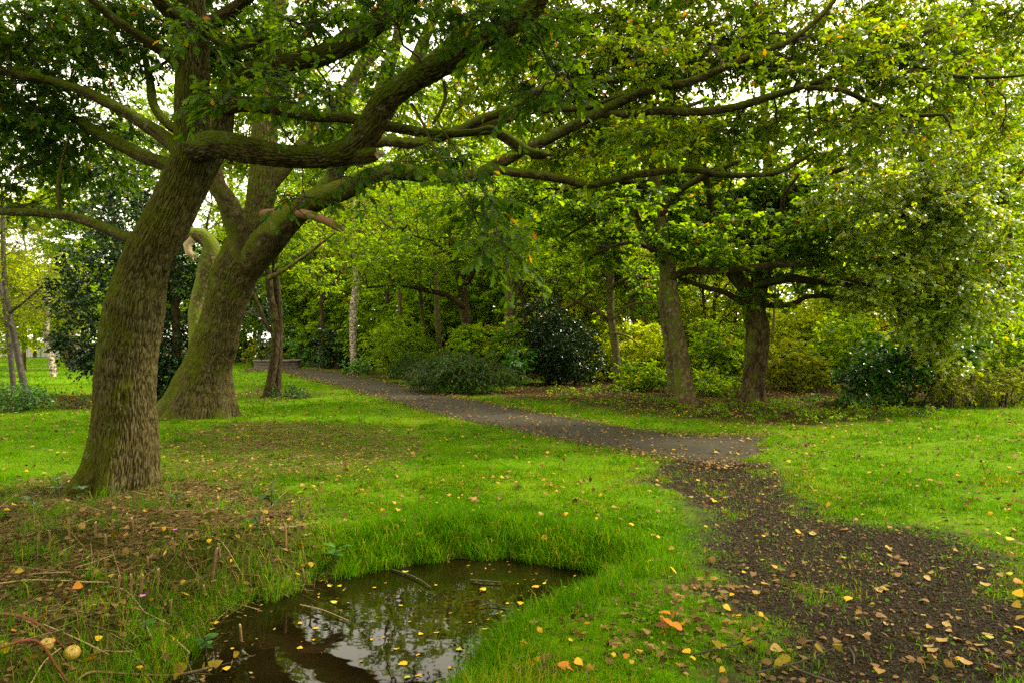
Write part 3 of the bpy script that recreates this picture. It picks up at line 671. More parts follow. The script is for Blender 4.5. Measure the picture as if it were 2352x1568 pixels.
p = scatter([(2.6, 8.0), (4.6, 8.6), (4.8, 11.0), (3.4, 10.4)], 700, jit=.25); n = len(p); dv, nv = flat_dirs(n, .4); place(mbl, OVAL, np.c_[p, gz(p[:, 0], p[:, 1]) + .035], dv, nv, .03 * rng.uniform(.5, 1.6, n), 0, rng.uniform(0, .8, n))
p = scatter(PUDDLE, 420, jit=.05); dd = pud(p[:, 0], p[:, 1]); p = p[(dd < -.01) & (rng.random(len(p)) < np.exp(dd * 4) + .12)]; n = len(p); dv, nv = flat_dirs(n, .03); place(mbl, OVAL, np.c_[p, np.full(n, WZ + .004)], dv, nv, .022 * rng.uniform(.4, 1.6, n), 0, rng.uniform(0, 1, n))
tag(mbl.build('leaf_litter', LITTER), 'small brown and yellow fallen leaves strewn over soil, trail and path edges', 'leaf litter', kind='stuff')

mbs = MB()
p = scatter(STUB, 3000, jit=.15); k = pud(p[:, 0], p[:, 1]) > -.1; p = p[k]; n = len(p); dv, _ = flat_dirs(n, .6)      # tangled dead stems
A = np.c_[p, np.maximum(gz(p[:, 0], p[:, 1]), WZ) + .005]; dv = nrm(dv); dv[:, 2] = np.abs(dv[:, 2]); Bq = A + dv * rng.uniform(.08, .34, n)[:, None]; Bq[:, 2] = np.maximum(Bq[:, 2], np.maximum(gz(Bq[:, 0], Bq[:, 1]), WZ) + .01)
o = mbs.n; prisms(mbs, A, Bq, rng.uniform(.0012, .003, n), .001, 4); mbs.A.setdefault('tone', []).append((o, np.repeat(rng.beta(1.2, 2.0, n), 8).astype(np.float32)))
for poly, n, ln, jit in [(STUB, 3800, .15, .2), (STRAW, 2600, .18, .7), (TWINS, 160, .3, .3), (BRAMB, 350, .35, .4), (FLOOR, 500, .3, .4)]:
    p = scatter(poly, n, jit=jit); k = poly_sd(p[:, 0], p[:, 1], PUDDLE) > -.05; p = p[k]; n = len(p); dv, _ = flat_dirs(n, .25)
    A = np.c_[p, np.maximum(gz(p[:, 0], p[:, 1]), WZ) + .015 + .02 * rng.random(n)]; Bq = A + nrm(dv) * (ln * rng.uniform(.3, 1.4, n))[:, None]
    Bq[:, 2] = np.maximum(gz(Bq[:, 0], Bq[:, 1]), WZ) + .01 + .03 * rng.random(n)
    r = np.clip(A[:, 1] * .00022, .0012, .006); o = mbs.n; prisms(mbs, A, Bq, r, r * .7, 3); mbs.A.setdefault('tone', []).append((o, np.repeat(rng.random(n), 6).astype(np.float32)))
tag(mbs.build('straw_litter', STRAWM), 'dry cut straw and stalk fragments lying in the cleared patches', 'straw', kind='stuff')

OCT = (np.array([(1, 0, 0), (-1, 0, 0), (0, 1, 0), (0, -1, 0), (0, 0, .6), (0, 0, -.6)], float), np.array([(0, 2, 4), (2, 1, 4), (1, 3, 4), (3, 0, 4), (2, 0, 5), (1, 2, 5), (3, 1, 5), (0, 3, 5)]))
p = scatter(TRAIL, 42000, 1.8, 9, .1); n = len(p); dv, nv = flat_dirs(n, .5)
mbc = MB(); TV = OCT[0]; place(mbc, OCT, np.c_[p, gz(p[:, 0], p[:, 1]) + .003], dv, nv, rng.uniform(.004, .012, n), 0, rng.beta(1.3, 2, n), sx=rng.uniform(.4, .9, n))
for k in range(len(mbc.S)): mbc.S[k][:] = False
tag(mbc.build('gravel', GRAV), 'dark crumbly gravel and bark chips covering the trail', 'gravel', kind='stuff')
# ------------------------------------------------------------------ trees
def make_tree(label, trunks, limbs, targets, spec, bark, leaf, limb_mat=None, name='tree', cat='tree', group=None, free=.5,
              tkw=None, lkw=None, origin=None, alpha=.35, bsides=5, branch_mat=None, crown_name='crown', seed=0, rmax=.8, twig_sides=3):
    trunks = [np.asarray(t, float) for t in trunks]; limbs = [(np.asarray(l[0], float), l[1]) if isinstance(l, tuple) else (np.asarray(l, float), {}) for l in limbs]
    b = trunks[0][0][:3].copy() if origin is None else np.asarray(origin, float)
    root = empty(name, b, label, cat, group)
    sp, sd, sr = [], [], []
    def collect(C, r, T, f):
        k0 = int(len(C) * f); st = max(1, int(.25 / max(np.linalg.norm(C[1] - C[0]), 1e-3)))
        for q in range(k0, len(C), st): sp.append(C[q]); sd.append(T[q]); sr.append(r[q])
    for q, t in enumerate(trunks):
        m = MB(); kw = dict(sides=12); kw.update(tkw or {})
        C, r, T = tube(m, t, seed=seed + q, **kw); m.build('trunk', bark, root, b); collect(C, r, T, free)
    for q, (l, kk) in enumerate(limbs):
        m = MB(); kw = dict(sides=9); kw.update(lkw or {}); kw.update({a: c for a, c in kk.items() if a not in ('mats', 'free', 'label', 'bare')})
        C, r, T = tube(m, l, seed=seed + 20 + q, **kw)
        o = m.build('limb', kk.get('mats', limb_mat or bark), root, b)
        if 'label' in kk: o['label'] = kk['label']
        if not kk.get('bare'): collect(C, r, T, kk.get('free', .3))
    if targets is not None and len(targets):
        sp, sd, sr = np.array(sp), np.array(sd), np.array(sr)
        P, D, par, r, n0 = grow(sp, sd, sr, targets, alpha, spec.get('tip', .005))
        e = np.arange(n0, len(P)); pa = par[e]
        rp = np.where(pa >= n0, r[pa], np.minimum(sr[np.minimum(pa, n0 - 1)] * rmax, r[e] * 1.25)); r1 = np.minimum(r[e], rp)
        r0 = np.minimum(np.maximum(r1, np.minimum(rp, r1 * 1.35)), .12)
        mbb, mbl = MB(), MB()
        bezier_tubes(mbb, P[pa], D[pa], P[e], D[e], r0, np.minimum(r1, .12), 4, bsides)
        spray(mbb, mbl, P[e], D[e], spec, twig_sides)
        mbb.build('branches', branch_mat or TWIG, root, b); mbl.build(crown_name, leaf, root, b)
    return root

def seeds(*parts): return np.vstack(parts)
E = ellpx

# oak beside the puddle
t1 = limbpx([(262, 1150, 6.85, 72), (276, 1080, 6.85, 70), (284, 1000, 6.85, 68), (287, 900, 6.85, 66), (295, 800, 6.85, 63), (312, 700, 6.85, 61), (334, 600, 6.85, 50), (365, 530, 6.85, 45), (400, 450, 6.85, 41), (432, 365, 6.85, 39), (440, 300, 6.85, 38), (442, 200, 6.8, 37), (441, 100, 6.8, 37), (436, 0, 6.75, 33), (428, -90, 6.7, 26)])
t1b = limbpx([(350, 620, 6.95, 24), (396, 540, 7.1, 29), (440, 455, 7.25, 26), (482, 378, 7.35, 23), (508, 310, 7.35, 24), (518, 240, 7.35, 24), (548, 178, 7.35, 23), (650, 150, 7.3, 22), (745, 125, 7.2, 24), (836, 71, 7.0, 25), (925, 7, 6.8, 24), (990, -60, 6.6, 20)])
L1 = limbpx([(434, 358, 6.9, 24), (462, 342, 6.72, 32), (500, 333, 6.5, 31), (570, 345, 6.35, 29), (650, 358, 6.25, 26), (740, 361, 6.2, 28), (805, 345, 6.15, 33), (845, 300, 6.1, 32), (880, 240, 6.05, 30), (940, 190, 5.95, 28), (1030, 140, 5.85, 26), (1110, 92, 5.75, 24), (1180, 52, 5.65, 23), (1232, 10, 5.6, 20), (1262, -50, 5.5, 16)])
stub1 = limbpx([(815, 352, 6.15, 26), (845, 358, 6.1, 20), (870, 352, 6.02, 13)])
oak1_limbs = [
    (L1, dict(sides=110, bark=.012, lump=.13, n=240, mats=OAKLIMB, barks=(.014, .12), free=.35)),
    (stub1, dict(sides=12, mats=[OAKLIMB, SPLINT], broken=.05, bare=True)),
    (t1b, dict(sides=150, bark=.011, n=240, lump=.07, barks=(.0125, .14), free=.5)),
    (limbpx([(425, 370, 6.9, 17), (385, 322, 7.0, 16), (320, 278, 7.1, 15), (240, 232, 7.2, 13), (170, 202, 7.3, 11), (100, 182, 7.4, 10), (20, 168, 7.5, 9), (-80, 150, 7.6, 6)]), dict(lump=.1, mats=OAKLIMB)),
    (limbpx([(410, 385, 6.95, 18), (385, 378, 7.2, 17), (335, 362, 7.4, 16), (280, 334, 7.6, 15), (215, 300, 7.8, 13), (165, 270, 8.0, 11), (130, 250, 8.1, 8), (60, 250, 8.3, 5)]), dict(lump=.1, mats=OAKLIMB)),
    (limbpx([(350, 560, 6.95, 16), (300, 548, 7.1, 13), (230, 520, 7.3, 12), (170, 500, 7.4, 10.5), (100, 490, 7.6, 10), (0, 486, 7.8, 9), (-120, 480, 8, 6)]), dict(lump=.1, mats=OAKLIMB)),
    (limbpx([(140, 492, 7.5, 5), (132, 440, 7.5, 4.5), (140, 380, 7.5, 4), (158, 318, 7.5, 3)]), dict(sides=6)),
    (limbpx([(428, 310, 6.9, 11), (385, 285, 7.3, 11), (352, 240, 7.6, 10), (345, 190, 7.9, 9), (330, 120, 8.2, 7)]), dict(mats=OAKLIMB)),
    (limbpx([(425, 165, 6.8, 16), (390, 130, 6.6, 14), (330, 90, 6.4, 12), (250, 35, 6.2, 10), (190, -20, 6.0, 8)]), dict(mats=OAKLIMB)),
    (limbpx([(425, 60, 6.7, 20), (380, 20, 6.4, 17), (330, -40, 6.1, 14)]), dict(mats=OAKLIMB)),
    (limbpx([(450, 80, 6.75, 18), (500, 45, 6.6, 16), (560, 5, 6.4, 14), (600, -40, 6.2, 12)]), dict(mats=OAKLIMB)),
    (limbpx([(478, 78, 6.7, 10), (520, 108, 6.5, 9), (560, 108, 6.3, 8), (605, 88, 6.1, 6)]), dict(mats=OAKLIMB, sides=7)),
    (limbpx([(500, 252, 7.3, 20), (560, 240, 7.2, 18), (640, 252, 7.1, 15), (720, 268, 7.0, 13), (800, 272, 6.95, 12), (900, 292, 6.9, 12), (1000, 308, 6.85, 11), (1090, 305, 6.8, 10), (1130, 300, 6.8, 12), (1175, 325, 6.75, 13), (1215, 352, 6.7, 12), (1262, 358, 6.65, 8)]), dict(sides=16, lump=.15, n=70, mats=[OAKLIMB, SPLINT], broken=.05, label='mossy limb drooping to a splintered pale end')),
    (limbpx([(945, 240, 6.0, 4.5), (975, 290, 5.8, 4), (1000, 350, 5.6, 3.6), (1040, 420, 5.4, 3), (1075, 470, 5.3, 2.5), (1100, 520, 5.2, 2)]), dict(sides=6, free=.4)),
    (limbpx([(1020, 190, 5.9, 5), (1022, 235, 5.8, 4.5), (995, 285, 5.7, 4)]), dict(sides=6)),
    (limbpx([(1000, 270, 5.7, 3), (1050, 350, 5.5, 2.6), (1085, 400, 5.3, 2.3), (1130, 460, 5.15, 2), (1160, 520, 5.05, 1.6)]), dict(sides=5, free=.4)),
]
T1 = seeds(E(130, 60, 7.7, 220, 110, .9, 70), E(40, 210, 7.9, 140, 120, .7, 62), E(60, 400, 8.4, 130, 110, .8, 30), E(20, 300, 8.8, 110, 90, .6, 26), E(330, 60, 7.9, 170, 90, .6, 40), E(560, 60, 8.2, 160, 100, .6, 46), E(620, 190, 8.3, 130, 80, .5, 22),
           E(800, 70, 7.6, 140, 90, .6, 26), E(730, 240, 7.6, 110, 60, .4, 12), E(880, 190, 7.2, 80, 70, .4, 8), E(1080, 30, 6.8, 110, 60, .5, 18), E(1150, 560, 5.0, 60, 40, .2, 4), E(1090, 450, 5.2, 50, 50, .2, 5),
           E(1010, 350, 6.6, 110, 50, .3, 6), E(1200, 70, 6.3, 100, 80, .4, 16), E(690, 470, 6.4, 30, 20, .2, 2), E(800, 390, 6.1, 30, 20, .2, 2), E(230, 330, 8.4, 150, 90, .6, 32), E(150, 130, 8.6, 160, 100, .5, 30), E(-140, 120, 7.4, 120, 160, .8, 26), E(250, -130, 7.0, 330, 80, 1.0, 40), ell((-2.6, 4.2, 6.8), (3.8, 3.0, 1.0), 90), ell((1.3, 6.2, 6.1), (2.6, 1.3, .6), 70), ell((-1.5, 6.6, 6.2), (2.0, 1.3, .6), 50), ell((.6, 4.6, 5.4), (2.4, 1.2, .6), 90), ell((1.6, 5.6, 4.95), (1.6, .6, .35), 70), E(750, -130, 6.6, 350, 80, .9, 40),  # overhead clumps above the frame are added to shade the left foreground
           E(455, 70, 6.2, 60, 35, .15, 4), E(690, 215, 5.9, 70, 30, .15, 5), E(1150, 40, 5.3, 70, 40, .2, 7), E(560, 250, 6.0, 60, 25, .15, 4), E(880, 30, 5.4, 120, 40, .2, 6), E(1270, 230, 6.0, 90, 60, .3, 6))
oak1 = make_tree('thick leaning oak beside the puddle, with the big mossy limb elbowing out to the right', [t1], oak1_limbs, T1,
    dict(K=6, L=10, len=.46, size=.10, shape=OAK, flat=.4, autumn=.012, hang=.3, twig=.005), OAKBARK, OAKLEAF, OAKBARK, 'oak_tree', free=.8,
    tkw=dict(sides=460, n=330, bark=.013, lump=.06, flare=(.26, .72, 5), barks=(.0125, .15), knots=[(1.05, 3.6, .035, .12), (2.35, 4.6, .04, .10), (3.3, 5.6, .03, .09), (.75, 5.4, .03, .10), (1.9, 2.6, .03, .10)]), lkw=dict(sides=24, lump=.10, bark=.003, barks=(.02, .1)), seed=1, branch_mat=TWIG)

# second oak, forking low
t2 = limbpx([(450, 985, 13.5, 66), (460, 930, 13.5, 63), (468, 880, 13.5, 57), (490, 800, 13.5, 50), (512, 720, 13.5, 46), (533, 640, 13.5, 48), (560, 575, 13.5, 44), (590, 500, 13.6, 33), (603, 420, 13.7, 31), (606, 340, 13.8, 29), (612, 240, 13.9, 26), (622, 120, 14, 25), (632, 0, 14, 24), (640, -100, 14, 20)])
mossy = limbpx([(690, 480, 13.3, 26), (747, 452, 13.1, 25), (800, 432, 13.0, 23), (850, 405, 12.9, 20), (918, 396, 12.8, 19), (1000, 404, 12.7, 16), (1090, 404, 12.6, 15), (1193, 350, 12.5, 14), (1282, 307, 12.4, 13), (1390, 252, 12.2, 13), (1497, 203, 12.1, 11), (1568, 193, 12.0, 10), (1619, 175, 12.0, 9), (1726, 128, 11.9, 8), (1815, 93, 11.8, 7), (1887, 36, 11.7, 6), (1940, -30, 11.6, 4)])
oak2_limbs = [
    (limbpx([(548, 660, 13.5, 26), (556, 590, 13.35, 31), (544, 520, 13.2, 27), (520, 462, 13.0, 24), (497, 420, 12.9, 20), (485, 340, 12.9, 16), (470, 240, 12.9, 12)]), dict(sides=24, bark=.012, n=70)),
    (limbpx([(535, 680, 13.5, 32), (568, 610, 13.45, 38), (618, 552, 13.3, 36), (660, 508, 13.25, 32), (705, 470, 13.2, 28), (745, 438, 13.2, 22), (790, 360, 13.2, 17), (850, 260, 13.2, 15), (905, 120, 13.2, 13), (930, 0, 13.2, 11)]), dict(sides=30, bark=.012, n=90, mats=OAKLIMB)),
    (mossy, dict(sides=16, n=150, lump=.12, mats=OAKLIMB, free=.3)),
    (limbpx([(600, 500, 13.55, 20), (630, 492, 13.3, 12), (680, 490, 13.1, 11), (730, 500, 12.9, 10), (782, 525, 12.8, 8)]), dict(mats=[PEELED, SPLINT], broken=.1, bare=True, label='peeled reddish broken branch in the fork')),
    (limbpx([(1100, 404, 12.6, 9), (1132, 392, 12.5, 11), (1190, 398, 12.4, 11), (1247, 404, 12.3, 11), (1300, 414, 12.2, 10), (1354, 426, 12.1, 9.5), (1410, 414, 12.0, 9), (1461, 402, 11.9, 8.5), (1587, 390, 11.8, 8), (1655, 402, 11.7, 7), (1740, 402, 11.6, 6), (1797, 393, 11.5, 5), (1869, 350, 11.4, 4)]), dict(sides=10, n=90, lump=.1, mats=OAKLIMB)),
    (limbpx([(1375, 262, 12.25, 9), (1440, 262, 12.1, 10), (1512, 254, 12.0, 10), (1600, 258, 11.9, 10), (1690, 246, 11.8, 9), (1770, 222, 11.7, 8.5), (1833, 203, 11.6, 8), (1920, 172, 11.5, 7), (2005, 138, 11.4, 6), (2083, 146, 11.3, 5.5), (2190, 175, 11.2, 5), (2297, 178, 11.1, 4), (2380, 170, 11, 3)]), dict(sides=10, n=100, lump=.1, mats=OAKLIMB)),
    (limbpx([(1850, 202, 11.6, 6), (1890, 204, 11.5, 6.5), (1940, 210, 11.4, 6.5), (2000, 238, 11.3, 6), (2065, 264, 11.2, 5.5), (2130, 266, 11.1, 5), (2169, 264, 11.1, 4), (2185, 300, 11, 3)]), dict(sides=9, lump=.1, mats=OAKLIMB)),
    (limbpx([(760, 400, 13.2, 14), (860, 330, 13.0, 13), (960, 330, 12.9, 12), (1040, 305, 12.8, 11), (1104, 275, 12.7, 11), (1175, 250, 12.6, 10), (1247, 202, 12.5, 9), (1330, 192, 12.4, 7), (1407, 186, 12.3, 5)]), dict(lump=.1, mats=OAKLIMB)),
    (limbpx([(1060, 300, 12.9, 9), (1132, 286, 12.7, 10), (1211, 257, 12.6, 9), (1290, 250, 12.5, 8), (1354, 247, 12.4, 7), (1430, 218, 12.3, 5)]), dict(lump=.1, mats=OAKLIMB)),
    (limbpx([(604, 450, 13.75, 14), (640, 400, 13.8, 18), (700, 330, 14.2, 17), (783, 232, 14.5, 16), (835, 150, 14.7, 15), (883, 70, 14.8, 14), (910, -20, 15, 12)]), dict(mats=OAKBARK)),
    (limbpx([(870, 300, 13.6, 14), (943, 165, 13.8, 14), (975, 90, 13.9, 13), (1015, 0, 14, 11)]), dict(mats=OAKLIMB)),
    (limbpx([(905, 240, 13.4, 12), (961, 162, 13.2, 12), (1015, 112, 13, 11), (1068, 66, 12.9, 10), (1122, 18, 12.8, 9), (1180, -40, 12.6, 7)]), dict(mats=OAKLIMB)),
    (limbpx([(615, 640, 13.4, 7), (650, 622, 13.1, 5), (700, 588, 12.7, 4), (770, 535, 12.4, 2.5)]), dict(sides=6, bare=True, mats=SMOOTHBARK)),
]
T2 = seeds(E(1330, 90, 13.2, 190, 120, .9, 130), E(1600, 80, 13.2, 230, 120, 1.0, 150), E(1900, 90, 13.0, 210, 100, 1.0, 110), E(2120, 150, 12.6, 150, 110, .9, 70), E(2260, 60, 13.4, 120, 90, .8, 34), E(2300, 250, 13.4, 70, 90, .8, 20), E(1500, 300, 13.2, 260, 60, .8, 60), E(1900, 300, 12.8, 260, 70, .8, 60),
           E(1150, 200, 13.8, 140, 110, .8, 50), E(1370, 230, 13.6, 200, 60, .8, 44), E(900, 230, 14.6, 120, 70, .6, 16), E(1440, 200, 13.9, 200, 70, .7, 40), E(2150, 30, 13.6, 200, 60, .8, 40), E(560, 350, 15, 90, 60, .5, 16), E(1010, 330, 14, 120, 50, .6, 14), E(1300, 350, 13.6, 160, 50, .6, 26), E(700, 60, 15.3, 200, 90, 1.0, 44), E(560, 180, 14.8, 120, 110, .8, 30), E(430, 320, 14.3, 110, 80, .8, 20), E(1040, -30, 14, 200, 60, 1.0, 40), E(1600, -110, 12.6, 600, 70, 1.4, 130),
           E(760, 270, 14.8, 110, 60, .6, 14), E(1500, 120, 11.4, 300, 100, .5, 26), E(2000, 120, 10.8, 250, 90, .5, 22), E(1450, 330, 11.4, 300, 50, .4, 14), E(2050, 290, 10.8, 160, 40, .3, 12))
oak2 = make_tree('forked mossy oak behind the leaning one, its long limbs reaching across over the path', [t2], oak2_limbs, T2,
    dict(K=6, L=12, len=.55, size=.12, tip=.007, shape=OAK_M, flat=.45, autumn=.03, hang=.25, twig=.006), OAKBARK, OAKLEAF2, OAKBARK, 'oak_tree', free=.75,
    tkw=dict(sides=420, n=330, bark=.020, lump=.07, flare=(.5, .85, 5), barks=(.021, .22), knots=[(1.6, 4.4, .06, .2), (2.9, 5.4, .06, .18), (.9, 5.6, .05, .2)]), lkw=dict(sides=18, lump=.09, bark=.004, barks=(.04, .15)), seed=4)

STUBBARK = bark_mat('beech_stub_bark', (.06, .045, .02), (.16, .125, .06), moss_amt=.36, moss_top=.5, sx=9, sz=9, bump=.5, side=(0, 0, 1))
# broken beech stub between the two oaks
snag = limbpx([(450, 955, 16, 22), (454, 860, 16, 19), (455, 780, 16, 19), (450, 710, 16, 17), (466, 650, 16, 20), (482, 600, 16, 21), (486, 568, 16, 21), (466, 545, 16, 18), (436, 540, 15.9, 15), (404, 552, 15.8, 12)])
make_tree('grey broken beech stub between the two oaks, its bent top torn pale', [snag],
    [(limbpx([(444, 550, 15.8, 10), (428, 570, 15.75, 10), (446, 592, 15.7, 6)]), dict(mats=[SPLINT, SPLINT], broken=.08, sides=8, label='pale torn wood hanging from the broken top'))], None, None, STUBBARK, None, name='beech_stub', tkw=dict(sides=60, n=120, lump=.22, bark=.008, barks=(.05, .12)), seed=9)

# holly behind the leaning oak
hol = limbpx([(408, 935, 17.6, 11), (408, 860, 17.6, 10), (405, 780, 17.6, 9), (400, 650, 17.6, 8), (390, 500, 17.6, 6), (380, 400, 17.6, 4)])
hol2 = limbpx([(300, 925, 18.6, 9), (290, 800, 18.6, 8), (280, 650, 18.6, 7), (260, 500, 18.6, 5), (250, 430, 18.6, 3)])
make_tree('tall dark glossy holly behind the leaning oak', [hol, hol2], [], seeds(E(240, 700, 18.2, 110, 150, 1.2, 110), E(280, 560, 18.3, 130, 130, 1.2, 90), E(385, 700, 17.8, 75, 200, .9, 210), E(215, 800, 18.4, 90, 70, .9, 40), E(380, 860, 17.6, 70, 65, .6, 80), E(300, 440, 18.4, 110, 80, 1.0, 40), E(600, 740, 19.5, 50, 80, .6, 24)),
    dict(K=6, L=11, len=.42, size=.105, shape=RH, flat=.8, autumn=.0, hang=.2, tilt=.9), DARKBARK, HOLLY, name='holly_tree', free=.1, seed=12)

# twin stemmed tree by the path
tw1 = limbpx([(612, 922, 18.2, 13), (616, 900, 18.2, 11), (628, 840, 18.2, 9.5), (633, 780, 18.2, 9.5), (630, 720, 18.2, 8.5), (621, 680, 18.2, 8), (617, 630, 18.2, 8), (612, 560, 18.2, 7), (600, 470, 18.2, 5)])
tw2 = limbpx([(635, 914, 18.4, 11), (638, 860, 18.4, 9), (641, 780, 18.4, 9), (640, 700, 18.4, 8), (634, 640, 18.4, 8), (632, 560, 18.4, 6), (645, 470, 18.4, 4)])
make_tree('slim twin stemmed tree standing on the lawn left of the path bend', [tw1, tw2], [limbpx([(629, 770, 18.2, 5.5), (612, 745, 18.1, 5), (592, 700, 18.0, 4.5), (578, 665, 17.9, 3.5), (565, 600, 17.8, 2.5)])],
    seeds(E(640, 520, 18.3, 120, 80, 1.4, 60), E(720, 620, 18, 60, 50, .8, 16), E(570, 480, 18.5, 100, 70, 1.2, 30)), dict(K=6, L=11, len=.45, size=.10, shape=RH, flat=.4, autumn=.02), DARKBARK, WOODLEAF, name='tree', free=.7, seed=14)

# sycamore with the stout straight trunk
m1 = limbpx([(1727, 932, 17.5, 27), (1730, 880, 17.5, 25), (1737, 820, 17.5, 26), (1741, 765, 17.5, 27), (1733, 720, 17.5, 26), (1735, 680, 17.5, 25), (1748, 640, 17.6, 20), (1765, 590, 17.7, 15), (1774, 540, 17.8, 13), (1772, 470, 17.9, 11), (1765, 380, 18, 9), (1755, 280, 18, 7), (1750, 180, 18, 5)])
m1_l = [limbpx([(1738, 700, 17.5, 19), (1716, 665, 17.5, 19), (1695, 640, 17.5, 17), (1672, 612, 17.5, 15), (1652, 570, 17.5, 12), (1640, 500, 17.5, 9), (1620, 400, 17.5, 7), (1600, 300, 17.6, 5)]),
    limbpx([(1735, 655, 17.3, 8), (1771, 648, 17.1, 10), (1815, 640, 16.9, 10), (1857, 645, 16.8, 9), (1950, 655, 16.6, 6), (2040, 690, 16.5, 4)]),
    limbpx([(1735, 705, 17.4, 7), (1700, 693, 17.2, 6.5), (1665, 672, 17.0, 6), (1628, 663, 16.8, 5.5), (1590, 650, 16.6, 5), (1560, 640, 16.5, 4)]),
    limbpx([(1740, 702, 17.3, 6), (1790, 702, 17.1, 6), (1825, 697, 17.0, 6), (1850, 683, 16.9, 6), (1890, 680, 16.8, 5.5), (1932, 688, 16.7, 5), (2000, 700, 16.5, 4), (2053, 710, 16.4, 3.5), (2110, 740, 16.2, 2.5)]),
    limbpx([(1742, 600, 17.3, 6), (1755, 555, 17.1, 6), (1775, 525, 17.0, 5.5), (1796, 490, 16.9, 5), (1800, 450, 16.8, 4.5), (1835, 400, 16.7, 4)]),
    limbpx([(1765, 590, 17.5, 9), (1720, 555, 17.3, 7), (1665, 520, 17.2, 6), (1610, 508, 17.1, 5), (1540, 490, 17.0, 4)]),
    limbpx([(1775, 570, 17.7, 12), (1830, 572, 17.3, 10), (1880, 568, 17.0, 8), (1950, 560, 16.6, 6), (2050, 530, 16.2, 4)]),
    limbpx([(1772, 480, 17.9, 8), (1840, 430, 17.5, 7), (1930, 390, 17.2, 6), (2030, 370, 17, 4)])]
TM1 = seeds(E(1700, 430, 18.6, 200, 90, 1.4, 110), E(1620, 560, 18, 120, 60, .8, 40), E(1850, 470, 18.2, 160, 100, 1.4, 90), E(1800, 610, 17.8, 110, 40, .7, 20), E(1720, 300, 18.8, 220, 90, 1.6, 90), E(1950, 610, 17, 110, 70, .9, 44), E(1735, 690, 17.0, 50, 18, .3, 6), E(1850, 520, 15.8, 140, 80, .5, 22), E(1640, 580, 16.4, 90, 30, .4, 9))
make_tree('stout sycamore with a single straight trunk forking into low spreading limbs', [m1], m1_l, TM1, dict(tip=.011, K=5, L=9, len=.6, size=.155, shape=STAR_S, flat=.22, autumn=.015, hang=.35, tilt=.4, drop=.2), SYCBARK, SYC, name='sycamore_tree', free=.45,
    tkw=dict(sides=40, n=110, bark=.008, lump=.06, flare=(.3, .55, 5), barks=(.05, .3)), lkw=dict(sides=10, lump=.08), branch_mat=TWIG, seed=17, limb_mat=DARKBARK)

# pair of smooth stems
m2 = limbpx([(1580, 938, 16.4, 22), (1573, 900, 16.4, 21), (1566, 840, 16.4, 19), (1556, 780, 16.4, 18.5), (1546, 720, 16.4, 18), (1538, 660, 16.4, 18), (1532, 600, 16.5, 17), (1522, 540, 16.6, 15), (1510, 470, 16.7, 14), (1498, 390, 16.8, 13), (1490, 300, 17, 11), (1488, 200, 17, 8), (1480, 80, 17, 6)])
m2b = limbpx([(1545, 900, 19, 11), (1541, 820, 19, 12), (1530, 750, 19, 12), (1524, 690, 19, 12), (1526, 620, 19, 11), (1500, 570, 19, 10), (1470, 520, 19, 9), (1450, 450, 19, 7), (1440, 330, 19, 5)])
m2_l = [limbpx([(1540, 640, 16.3, 8), (1580, 622, 16.1, 9), (1640, 624, 15.9, 8.5), (1700, 618, 15.8, 8), (1771, 610, 15.7, 7), (1840, 608, 15.6, 6), (1885, 602, 15.5, 4)]),
    limbpx([(1515, 500, 16.6, 9), (1560, 440, 16.4, 8), (1630, 400, 16.2, 7), (1700, 370, 16, 5)]), limbpx([(1505, 450, 16.7, 8), (1450, 420, 16.3, 7), (1380, 420, 16, 6), (1290, 440, 15.8, 4), (1200, 480, 15.6, 2.5)]),
    limbpx([(1500, 400, 16.8, 8), (1450, 330, 16.6, 7), (1370, 280, 16.4, 5), (1290, 250, 16.2, 3)]), limbpx([(1500, 480, 16.7, 6), (1440, 470, 16.4, 5), (1370, 500, 16, 4.5), (1290, 550, 15.8, 3)]),
    limbpx([(1530, 610, 16.4, 6), (1490, 570, 16.2, 5), (1430, 560, 16, 4), (1350, 590, 15.8, 3)]), limbpx([(1492, 320, 17, 7), (1550, 260, 16.8, 6), (1620, 230, 16.6, 4)])]
TM2 = seeds(E(1400, 400, 17.4, 180, 90, 1.4, 80), E(1300, 500, 16.8, 120, 70, 1.0, 34), E(1500, 330, 17.8, 200, 90, 1.6, 80), E(1600, 500, 17, 110, 70, .9, 34), E(1550, 560, 15.7, 70, 40, .4, 14), E(1660, 580, 15.6, 60, 30, .4, 8), E(1850, 560, 16.2, 110, 60, .7, 26), E(1400, 560, 16.6, 80, 40, .8, 12), E(1200, 420, 16.6, 100, 70, 1.0, 24), E(1400, 470, 15.5, 150, 60, .4, 14))
make_tree('smooth barked sycamore leaning left of the stout one, a thinner dark stem close behind', [m2, m2b], m2_l, TM2, dict(tip=.011, K=5, L=9, len=.6, size=.155, shape=STAR_S, flat=.22, autumn=.015, hang=.35, tilt=.4, drop=.2), SMOOTHBARK, SYC, name='sycamore_tree', free=.5,
    tkw=dict(sides=28, n=80, lump=.05, flare=(.2, .4, 4)), lkw=dict(sides=9, lump=.08), seed=21, limb_mat=DARKBARK)

